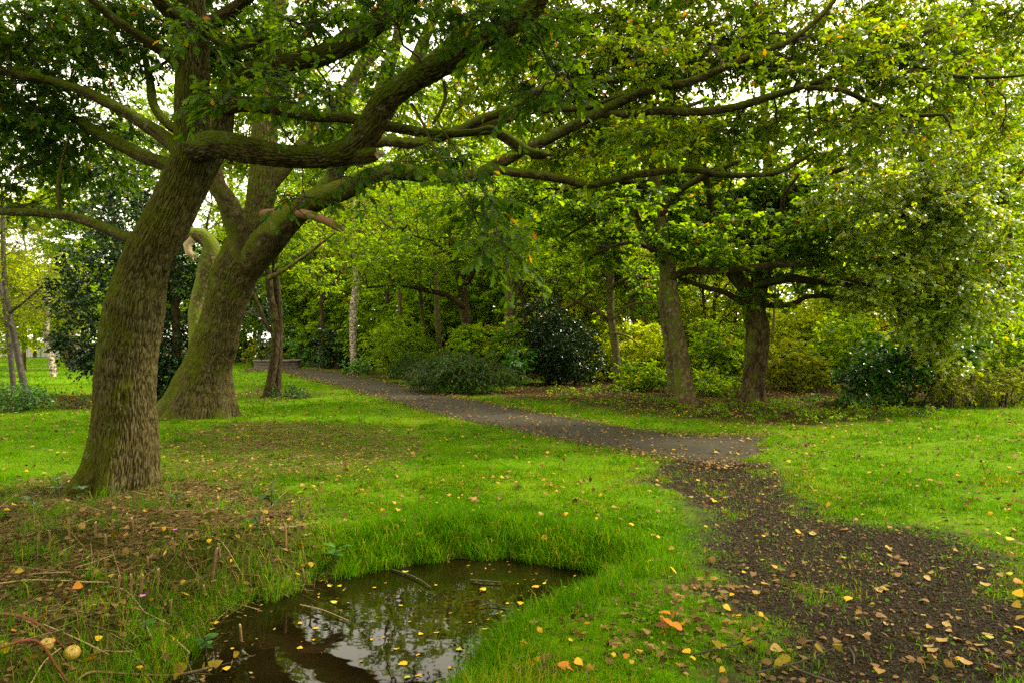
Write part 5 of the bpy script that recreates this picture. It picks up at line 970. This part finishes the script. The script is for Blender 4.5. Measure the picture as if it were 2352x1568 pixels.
bush('small leafy plant at the foot of the twin stemmed tree', 665, 914, [(0, 903, 45, 9, .3, 30, 0)], S(.07, OVAL, K=4, L=5, ln=.2), LAUREL, 'ivy_plant', 'plant')
bush('ivy and shoots round the foot of the bend birch', 820, 858, [(0, 843, 40, 14, .6, 36, 0)], S(.13, OVAL, K=4, L=6, ln=.3), RHODO, 'ivy_plant', 'plant')
bush('pale green shrub behind the stone planter', 605, 846, [(0, 812, 32, 26, .8, 36, 1.5)], S(.18), BIRCHLEAF, 'shrub')

# ------------------------------------------------------------------ planter, far railings and wall
STONE = plain_mat('weathered_stone', (.045, .036, .026), (.13, .105, .08), 9, bump=.5); SOIL = plain_mat('planter_soil', (.02, .014, .008), (.06, .04, .02), 20)
def lathe(mb, prof, n, c, mat=0):
    th = np.linspace(0, 2 * math.pi, n, endpoint=False); P = np.array(prof)
    V = np.stack([c[0] + P[:, :1] * np.cos(th), c[1] + P[:, :1] * np.sin(th), c[2] + np.repeat(P[:, 1:], n, 1)], -1)
    m = len(P); i = np.arange(m - 1)[:, None] * n; j = np.arange(n)[None]; j2 = (j + 1) % n
    mb.add(V.reshape(-1, 3), [np.stack([i + j, i + j2, i + n + j2, i + n + j], -1).reshape(-1, 4)], mat, False)
g = gpx(620, 848); pl = empty('stone_planter', (g[0], g[1] + 1.2, 0), 'round tiered stone planter where the path bends', 'planter')
m = MB(); lathe(m, [(1.26, -.05), (1.26, .20), (1.21, .215), (1.21, .245), (1.24, .26), (1.24, .40), (1.19, .41), (1.19, .42)], 28, (0, 0, 0)); m.build('wall', STONE, pl)
m = MB(); lathe(m, [(1.19, .42), (1.27, .422), (1.30, .44), (1.30, .49), (1.26, .51), (1.06, .51), (1.05, .40)], 28, (0, 0, 0)); m.build('coping', STONE, pl)
m = MB(); lathe(m, [(1.055, .40), (.6, .44), (.01, .46)], 28, (0, 0, 0)); m.build('soil', SOIL, pl)
IRON = plain_mat('painted_iron', (.02, .05, .03), (.04, .08, .05), 40, rough=.5)
fe = empty('railings', (px(60, 784, 60)[0], 60, 0), 'green park railings beyond the left lawn', 'railings')
xs = np.linspace(-16, 16, 130); A = np.c_[xs, 0 * xs, 0 * xs]; m = MB(); prisms(m, A, A + [0, 0, 1.25], .014, .014, 4); m.build('bars', IRON, fe)
xs = np.linspace(-16, 16, 14); A = np.c_[xs, 0 * xs + .05, 0 * xs]
for a in A: m = MB(); prisms(m, a[None], a[None] + [0, 0, 1.4], .04, .04, 6); m.build('post', IRON, fe)
for zz_ in (.15, 1.15): m = MB(); prisms(m, np.array([[-16, -.02, zz_]]), np.array([[16, -.02, zz_]]), .022, .022, 4); m.build('rail', IRON, fe)
WALLM = plain_mat('pale_wall', (.30, .27, .22), (.48, .44, .38), 4)
wl_ = MB(); c0 = px(150, 784, 64); V = np.array([(x, y, z) for x in (-9, 14) for y in (0, .4) for z in (-.05, 1.2)], float) + [c0[0], 64, 0]
wl_.add(V, np.array([(0, 1, 3, 2), (4, 6, 7, 5), (0, 4, 5, 1), (2, 3, 7, 6), (1, 5, 7, 3)]), 0, False)
V2 = np.array([(x, y, z) for x in (-9.1, 14.1) for y in (-.08, .48) for z in (1.203, 1.30)], float) + [c0[0], 64, 0]
wl_.add(V2, np.array([(0, 1, 3, 2), (4, 6, 7, 5), (0, 4, 5, 1), (2, 3, 7, 6), (1, 5, 7, 3), (0, 2, 6, 4)]), 0, False)
tag(wl_.build('stone_wall', WALLM), 'low pale stone wall beyond the railings on the left', 'wall')

# ------------------------------------------------------------------ small things in the foreground
def gp(x, y):
    z = 0.0
    for _ in range(12): p = gpx(x, y, z); z = max(float(gz(p[0], p[1])), WZ) * .6 + z * .4
    return np.array([p[0], p[1], max(float(gz(p[0], p[1])), WZ)])
CUT = plain_mat('cut_stem_bark', (.085, .05, .016), (.19, .12, .045), 60); CUTTOP = plain_mat('cut_stem_pith', (.28, .21, .1), (.42, .33, .18), 60, bump=0)
DEADM = plain_mat('dead_stalk', (.17, .11, .04), (.36, .26, .12), 50); REDSTEM = plain_mat('bramble_stem', (.08, .022, .008), (.16, .045, .016), 30); STICK = plain_mat('wet_stick', (.025, .018, .012), (.08, .06, .04), 40)
def stem_obj(name, pts, mat, label, cat, group=None, sides=7, broken=0.0, n=10):
    pts = np.asarray(pts, float); b = pts[0, :3].copy(); m = MB(); q = pts.copy(); q[:, :3] -= b
    tube(m, q, n=n, sides=sides, broken=broken, lump=.1, seed=random.randrange(99)); o = m.build(name, mat if broken == 0 else [mat, CUTTOP], None, loc=b); return tag(o, label, cat, group)
stub_px = [(160, 1232, 40), (118, 1252, 36), (92, 1272, 44), (244, 1262, 34), (308, 1222, 34), (323, 1243, 30), (257, 1218, 26), (219, 1232, 32), (485, 1278, 78), (494, 1268, 60), (593, 1292, 48), (657, 1292, 58), (525, 1290, 40), (271, 1366, 46), (302, 1368, 50), (322, 1366, 48), (362, 1340, 34), (402, 1300, 36), (224, 1300, 34), (243, 1316, 38), (341, 1298, 20), (390, 1413, 32), (455, 1298, 22), (470, 1300, 24), (506, 1345, 30), (610, 1240, 44), (174, 1216, 30), (295, 1205, 28), (700, 1320, 30), (555, 1470, 38), (430, 1250, 26), (150, 1285, 24)]
for k, (x, y, hp) in enumerate(stub_px):
    p = gp(x, y); h = hp * p[1] / FPX; r = random.uniform(.006, .0095); lean = np.array([random.uniform(-.2, .2), random.uniform(-.1, .1)]) * h
    stem_obj('cut_stem', [np.r_[p - [0, 0, .03], r], np.r_[p + [lean[0] * .5, lean[1] * .5, h * .5], r * .95], np.r_[p + [lean[0], lean[1], h], r * .9]], CUT, 'short cut brown stem standing upright in the cleared patch before the leaning oak', 'cut stem', 'cut stems before the leaning oak', broken=.012, n=6)
stalks = [(60, 1235, 140, 1212, .006), (160, 1218, 232, 1190, .007), (20, 1330, 160, 1325, .007), (110, 1280, 172, 1262, .006), (170, 1310, 262, 1285, .006), (350, 1215, 460, 1228, .006), (0, 1345, 120, 1340, .008), (140, 1338, 250, 1352, .008), (250, 1352, 330, 1420, .008), (240, 1460, 300, 1522, .007), (330, 1432, 380, 1530, .009), (390, 1465, 435, 1515, .010), (395, 1440, 430, 1472, .011), (450, 1240, 560, 1262, .006), (640, 1230, 735, 1205, .006), (380, 1165, 345, 1220, .006), (620, 1170, 660, 1130, .006), (300, 1395, 390, 1450, .006), (100, 1440, 250, 1530, .007), (0, 1430, 130, 1500, .007), (560, 1250, 690, 1262, .006), (260, 1210, 330, 1200, .005), (430, 1110, 520, 1118, .006), (60, 1550, 140, 1500, .007), (620, 990, 700, 985, .009), (820, 1030, 900, 1040, .009), (640, 1075, 760, 1080, .007), (545, 1050, 640, 1045, .008)]
for k, (x1, y1, x2, y2, r) in enumerate(stalks):
    a, b = gp(x1, y1), gp(x2, y2); a[2] += .015; b[2] += .015 + random.uniform(0, .03); mdl = (a + b) / 2 + [random.uniform(-.01, .01), random.uniform(-.01, .01), .0]; mdl[2] = max(mdl[2], gz(mdl[0], mdl[1]) + .012, WZ + .01)
    stem_obj('dead_stalk', [np.r_[a, r * .55], np.r_[mdl, r * .5], np.r_[b, r * .4]], DEADM, 'pale dry stalk lying in the cut patch between the leaning oak and the puddle' if k < 23 else 'dry straw stalk lying on the lawn beyond the puddle', 'dead stalk', 'dry stalks in the cut patch' if k < 23 else 'dry stalks on the lawn', broken=.01, n=8)
def pxp(x, y, dz): p = gp(x, y); p[2] += dz; return p
stem_obj('bramble_cane', [np.r_[pxp(-60, 1420, .03), .007], np.r_[pxp(30, 1428, .035), .007], np.r_[pxp(90, 1448, .03), .006], np.r_[pxp(150, 1480, .01), .005]], REDSTEM, 'thick reddish bramble stem lying along the left edge', 'stem', n=20)
stem_obj('bramble_cane', [np.r_[pxp(-40, 1530, .05), .006], np.r_[pxp(60, 1530, .07), .006], np.r_[pxp(98, 1522, .08), .006], np.r_[pxp(125, 1545, .05), .006], np.r_[pxp(155, 1575, .015), .005]], REDSTEM, 'kinked reddish bramble stem near the two yellow fruits', 'stem', n=24)
stem_obj('bent_cane', [np.r_[pxp(150, 1600, .02), .006], np.r_[pxp(200, 1570, .05), .006], np.r_[pxp(260, 1563, .04), .0055], np.r_[pxp(390, 1560, .03), .0045], np.r_[pxp(480, 1545, .03), .003]], CUT, 'long bent brown stem running to the puddle at the bottom left', 'stem', n=24)
for x1, y1, xm, ym, x2, y2, r, lb in [(900, 1310, 955, 1330, 990, 1352, .005, 'thin dark twig dipping into the far left of the puddle'), (1150, 1400, 1200, 1410, 1290, 1425, .004, 'thin twig floating in the middle of the puddle'), (1170, 1522, 1200, 1516, 1230, 1510, .008, 'short thick stick floating by the near grass bank'), (1100, 1395, 1130, 1390, 1170, 1398, .004, 'curved twig afloat near the sky reflection'), (690, 1392, 740, 1405, 800, 1428, .0028, 'long straw stem lying on the left part of the puddle'), (1080, 1335, 1100, 1337, 1150, 1340, .006, 'dark stick at the far bank of the puddle'), (1950, 1492, 1960, 1510, 1962, 1530, .005, 'curled grey twig on the gravel trail')]:
    stem_obj('twig', [np.r_[pxp(x1, y1, .012), r], np.r_[pxp(xm, ym, .016), r], np.r_[pxp(x2, y2, .012), r * .7]], STICK if 'straw' not in lb else DEADM, lb, 'twig', n=10)
stem_obj('twig', [np.r_[pxp(1790, 1530, .02), .005], np.r_[pxp(1860, 1560, .025), .006], np.r_[pxp(1950, 1590, .02), .007]], STICK, 'long thin twig at the bottom of the gravel trail', 'twig', n=12)

FRUIT = plain_mat('yellow_fruit_skin', (.24, .14, .02), (.40, .28, .05), 14, rough=.4, bump=.1)
for (x, y, r, lb) in [(107, 1492, .030, 'pale yellow fruit in the bottom left grass, smaller of the two'), (165, 1514, .037, 'brownish yellow fruit in the bottom left grass, larger of the two')]:
    p = gp(x, y); m = MB(); prof = [(.001, -.8)] + [(math.sin(t) * (1 - .06 * math.cos(t)), -math.cos(t) * .9 + (.16 * math.exp(-(math.pi - t) ** 2 * 6) * -1)) for t in np.linspace(.25, math.pi - .1, 12)] + [(.001, .62)]
    lathe(m, [(a * r, b * r) for a, b in prof], 18, (0, 0, 0)); [s_.fill(True) for s_ in m.S]
    root = empty('fruit', p + [0, 0, r * .85], lb, 'fruit'); root.rotation_euler = (.5, .3, 0); m.build('flesh', FRUIT, root)
    m = MB(); prisms(m, np.array([[0, 0, r * .62]]), np.array([[.004, 0, r * 1.05]]), .002, .0015, 5); m.build('stalk', TWIG, root)

# leafy seedlings
def seedling(label, x, y, hpx, nl, size, tmpl, leaf, spread=.7, name='seedling', stemmat=None, group=None):
    p = gp(x, y); h = hpx * p[1] / FPX; root = empty(name, p, label, 'plant', group)
    top = np.array([random.uniform(-.2, .2) * h, random.uniform(-.2, .2) * h, h]); m = MB(); tube(m, [(0, 0, -.02, .005), (*(top * .5 + [.01, 0, 0]), .004), (*top, .002)], n=8, sides=6); m.build('stem', stemmat or TWIG, root)
    t = rng.uniform(.35, 1, nl); t[0] = 1; pos = top[None] * t[:, None]; a = np.arange(nl) * 2.4 + rng.random(nl) * .5; dv = np.stack([np.cos(a), np.sin(a), .25 + .5 * t * (1 - spread)], -1)
    nv = np.array([0, 0, 1.0]) + rng.normal(size=(nl, 3)) * .25; m = MB(); place(m, tmpl, pos, dv, nv, size * rng.uniform(.7, 1.1, nl)); m.build('leaves', leaf, root); return root
WIDEL = strip_leaf([(.01, -.2), (.015, 0), (.16, .2), (.22, .42), (.19, .65), (.09, .87), (.005, 1)], .2, .25)
for a in [('laurel seedling right of the oak foot in the cut patch', 620, 1180, 70, 14, .10, WIDEL, LAUREL), ('glossy seedling with broad drooping leaves on the far left puddle bank', 765, 1305, 55, 11, .13, WIDEL, LAUREL), ('small three leaved seedling beside the right root of the leaning oak', 410, 1165, 35, 6, .08, WIDEL, LAUREL), ('laurel seedling in the middle of the cut stems', 590, 1285, 34, 7, .08, WIDEL, LAUREL),
          ('leafy shoot at the left foot of the leaning oak', 135, 1150, 60, 14, .09, WIDEL, LAUREL), ('second leafy shoot left of the oak foot, lower than the other', 80, 1180, 40, 10, .09, WIDEL, LAUREL), ('low shoot with dark leaves close to the oak bark', 175, 1160, 40, 8, .08, WIDEL, LAUREL), ('tall thin shoot among the laurel seedlings', 690, 1190, 60, 10, .07, WIDEL, SYC), ('leafy weed in the grass above the bottom left corner', 330, 1470, 40, 8, .08, WIDEL, LAUREL), ('drooping weed by the water at the bottom left', 470, 1500, 40, 9, .075, WIDEL, LAUREL)]:
    seedling(*a)
def sprig(label, x, y, items, mat, name='leafy_sprig'):
    p = gp(x, y); root = empty(name, p, label, 'sprig'); tip = np.array([.22, .12, .10])
    m = MB(); tube(m, [(-.25, -.06, .02, .005), (0, 0, .05, .004), (.22, .1, .08, .002)], n=10, sides=6); m.build('stem', TWIG, root)
    k = items; t = rng.uniform(-.8, 1, k); pos = np.stack([.22 * t, .1 * t, .05 + .03 * t], -1); dv = rng.normal(size=(k, 3)); dv[:, 2] = np.abs(dv[:, 2]) * .5 + .1; nv = rng.normal(size=(k, 3)) * .7 + [0, -.6, .7]
    m = MB(); place(m, POPLAR, pos + nrm(dv) * .025, dv, nv, .045 * rng.uniform(.8, 1.2, k), 0, rng.uniform(.45, .95, k)); m.build('leaves', mat, root)
OLIVE = litter_mat('withered_leaf', [(0, (.10, .09, .01)), (.6, (.22, .18, .015)), (1, (.34, .24, .02))], .3)
sprig('broken sprig of olive withered leaves at the left edge of the gravel trail', 1700, 1500, 13, OLIVE); sprig('withered sprig half on the gravel below the olive one', 1850, 1540, 9, OLIVE)
sprig('withered sprig of yellow leaves at the bottom left waterline', 470, 1560, 10, OLIVE)
PINK = plain_mat('pink_petal', (.45, .10, .40), (.6, .2, .5), 30, bump=0)
for x, y, lb in [(325, 1396, 'tiny pink flower in the grass left of the puddle'), (400, 1240, 'tiny pink flower by the right root of the leaning oak')]:
    p = gp(x, y); root = empty('flower', p, lb, 'flower'); m = MB(); prisms(m, np.zeros((1, 3)), np.array([[.005, 0, .07]]), .0018, .0014, 5); m.build('stem', LAUREL, root)
    a = np.arange(5) * 1.257; m = MB(); place(m, RH, np.tile([.005, 0, .07], (5, 1)), np.stack([np.cos(a), np.sin(a), 0 * a + .5], -1), np.tile([0, 0, 1.0], (5, 1)), .024); m.build('petals', PINK, root)

# ------------------------------------------------------------------ fallen leaves lying singly
def leaf_colour(name, c, dark): 
    m = plain_mat(name, dark, c, 45, rough=.6, spec=.1, bump=.15); return m
FY = leaf_colour('leaf_yellow', (.52, .33, .012), (.34, .18, .01)); FT = leaf_colour('leaf_tan', (.36, .24, .08), (.20, .12, .04)); FB = leaf_colour('leaf_brown', (.22, .115, .045), (.10, .05, .02)); FO = leaf_colour('leaf_orange', (.42, .17, .012), (.24, .08, .01)); FG = leaf_colour('leaf_lime', (.34, .34, .04), (.2, .22, .03))
def fine_leaf(tmpl, n=1):
    TV, TF = tmpl; V = TV.copy(); V[:, 1] -= .4; c = rng.uniform(-.5, .5); d_ = rng.uniform(-.5, .7)
    V[:, 2] = c * V[:, 0] ** 2 * 2 + d_ * V[:, 1] ** 2 * .9 + rng.normal(size=len(V)) * .012 + .15 * V[:, 0] * V[:, 1] * rng.uniform(-2, 2); V[:, 2] -= V[:, 2].min(); return V, TF
meshes = {}
for nm, mt in (('y', FY), ('t', FT), ('b', FB), ('o', FO), ('g', FG)):
    for q, tm in enumerate((POPLAR, POPLAR, OVAL, OAK)):
        V, F = fine_leaf(tm); m = MB(); m.add(V, [F]); meshes[nm, q] = m.mesh('fallen_leaf', [mt])
def drop_leaf(x, y, c, size, label, group, lift=.012, tilt=.35):
    p = gp(x, y)
    if abs(p[2] - WZ) < 1e-6: lift, tilt = .002, .03
    elif poly_sd(np.array([p[0]]), np.array([p[1]]), PATH)[0] < .1: lift = .045
    o = bpy.data.objects.new('fallen_leaf', meshes[c, random.choice((0, 0, 1, 1, 2, 3))]); col.objects.link(o)
    o.location = p + [0, 0, lift]; o.rotation_euler = (random.gauss(0, tilt), random.gauss(0, tilt), random.uniform(0, 6.28)); o.scale = (size,) * 3
    return tag(o, label, 'leaf', group)
count = 0
def zone_of(x, y):
    g = gp(x, y)
    if g[2] <= WZ + 1e-6: return 'water'
    a = np.array([g[0]]), np.array([g[1]])
    if poly_sd(*a, PATH)[0] < 0: return 'path'
    if poly_sd(*a, TRAIL)[0] < .02: return 'trail'
    if poly_sd(*a, STUB)[0] < .05: return 'stub'
    return 'lawn'
LBL = {'water': ('yellow leaf floating on the dark puddle', 'leaves floating on the puddle', 'yyyyg'), 'path': ('yellow leaf lying on the tarmac path', 'leaves on the tarmac path', 'yyo'), 'trail': ('pale tan leaf lying on the dark gravel trail', 'leaves on the gravel trail', 'tttbbbtyg'),
       'stub': ('yellow leaf lying among the cut stems on the left', 'leaves among the cut stems', 'yyyyyo'), 'lawn': ('yellow leaf lying on the green grass', 'leaves on the grass', 'yyyyo')}
quota = {'water': 34, 'trail': 100, 'stub': 44, 'lawn': 88, 'path': 18}
boxes = {'water': (520, 1290, 1340, 1560), 'trail': (1540, 1075, 2345, 1560), 'stub': (5, 1150, 760, 1560), 'lawn': (780, 1040, 2340, 1560), 'path': (1150, 930, 1720, 1055)}
fixed = {'water': [(767, 1383), (1001, 1344), (1120, 1422), (1165, 1386), (1195, 1387), (1230, 1347), (1190, 1340), (1250, 1340), (1110, 1355), (860, 1350), (920, 1390), (1195, 1400), (1330, 1352), (780, 1345), (630, 1445), (720, 1470)], 'stub': [(345, 1410), (150, 1390), (178, 1360), (200, 1293), (280, 1320), (380, 1300), (455, 1268), (480, 1262), (617, 1280), (640, 1244), (686, 1300), (683, 1330), (575, 1232), (540, 1227), (420, 1350), (310, 1500), (495, 1430), (210, 1480), (185, 1245), (110, 1208)],
         'lawn': [(887, 1223), (964, 1250), (1000, 1240), (905, 1290), (1370, 1200), (1212, 1088), (1250, 1120), (1292, 1195), (1250, 1245), (1403, 1300), (1450, 1215), (840, 1140), (795, 1080), (600, 1120), (1300, 1190), (1700, 1350), (1350, 1445), (1230, 1535), (1525, 1448), (1560, 1380), (1410, 1520), (1330, 1470)]}
for zone, qn in quota.items():
    lb, gr, cs_ = LBL[zone]; k = 0; tries = 0; fx = fixed.get(zone, [])
    while k < qn and tries < 4000:
        tries += 1; bx = boxes[zone]
        if fx: x, y = fx.pop(0)
        else: x, y = random.uniform(bx[0], bx[2]), bx[1] + (bx[3] - bx[1]) * random.random() ** .8
        if zone_of(x, y) != zone and tries > 40: continue
        z2 = zone_of(x, y); lb2, gr2, c2 = LBL[z2]
        c = random.choice(c2); lbl = lb2
        if c == 'o': lbl = lb2.replace('yellow', 'orange')
        if c == 'g': lbl = lb2.replace('yellow', 'lime green').replace('pale tan', 'lime green')
        if c == 'b': lbl = lb2.replace('pale tan', 'brown')
        if c == 'y' and z2 == 'trail': lbl = lb2.replace('pale tan', 'bright yellow')
        big = 1.0
        drop_leaf(x, y, c, random.uniform(.022, .064) * big * (.8 if z2 == 'water' else 1), lbl, gr2, lift=.035 if z2 in ('lawn', 'stub') else .012, tilt=.5 if z2 in ('lawn', 'stub') else .22); k += 1
for x, y in [(1520, 1440), (1535, 1452), (1545, 1440), (1512, 1455), (1552, 1460), (1528, 1430)]:
    drop_leaf(x, y, 'o' if x != 1512 else 'b', .07, 'orange brown oak leaf in the small heap at the puddle bank' if x != 1512 else 'brown leaf in the small orange heap at the puddle bank', 'orange leaf heap', lift=.05, tilt=.6)
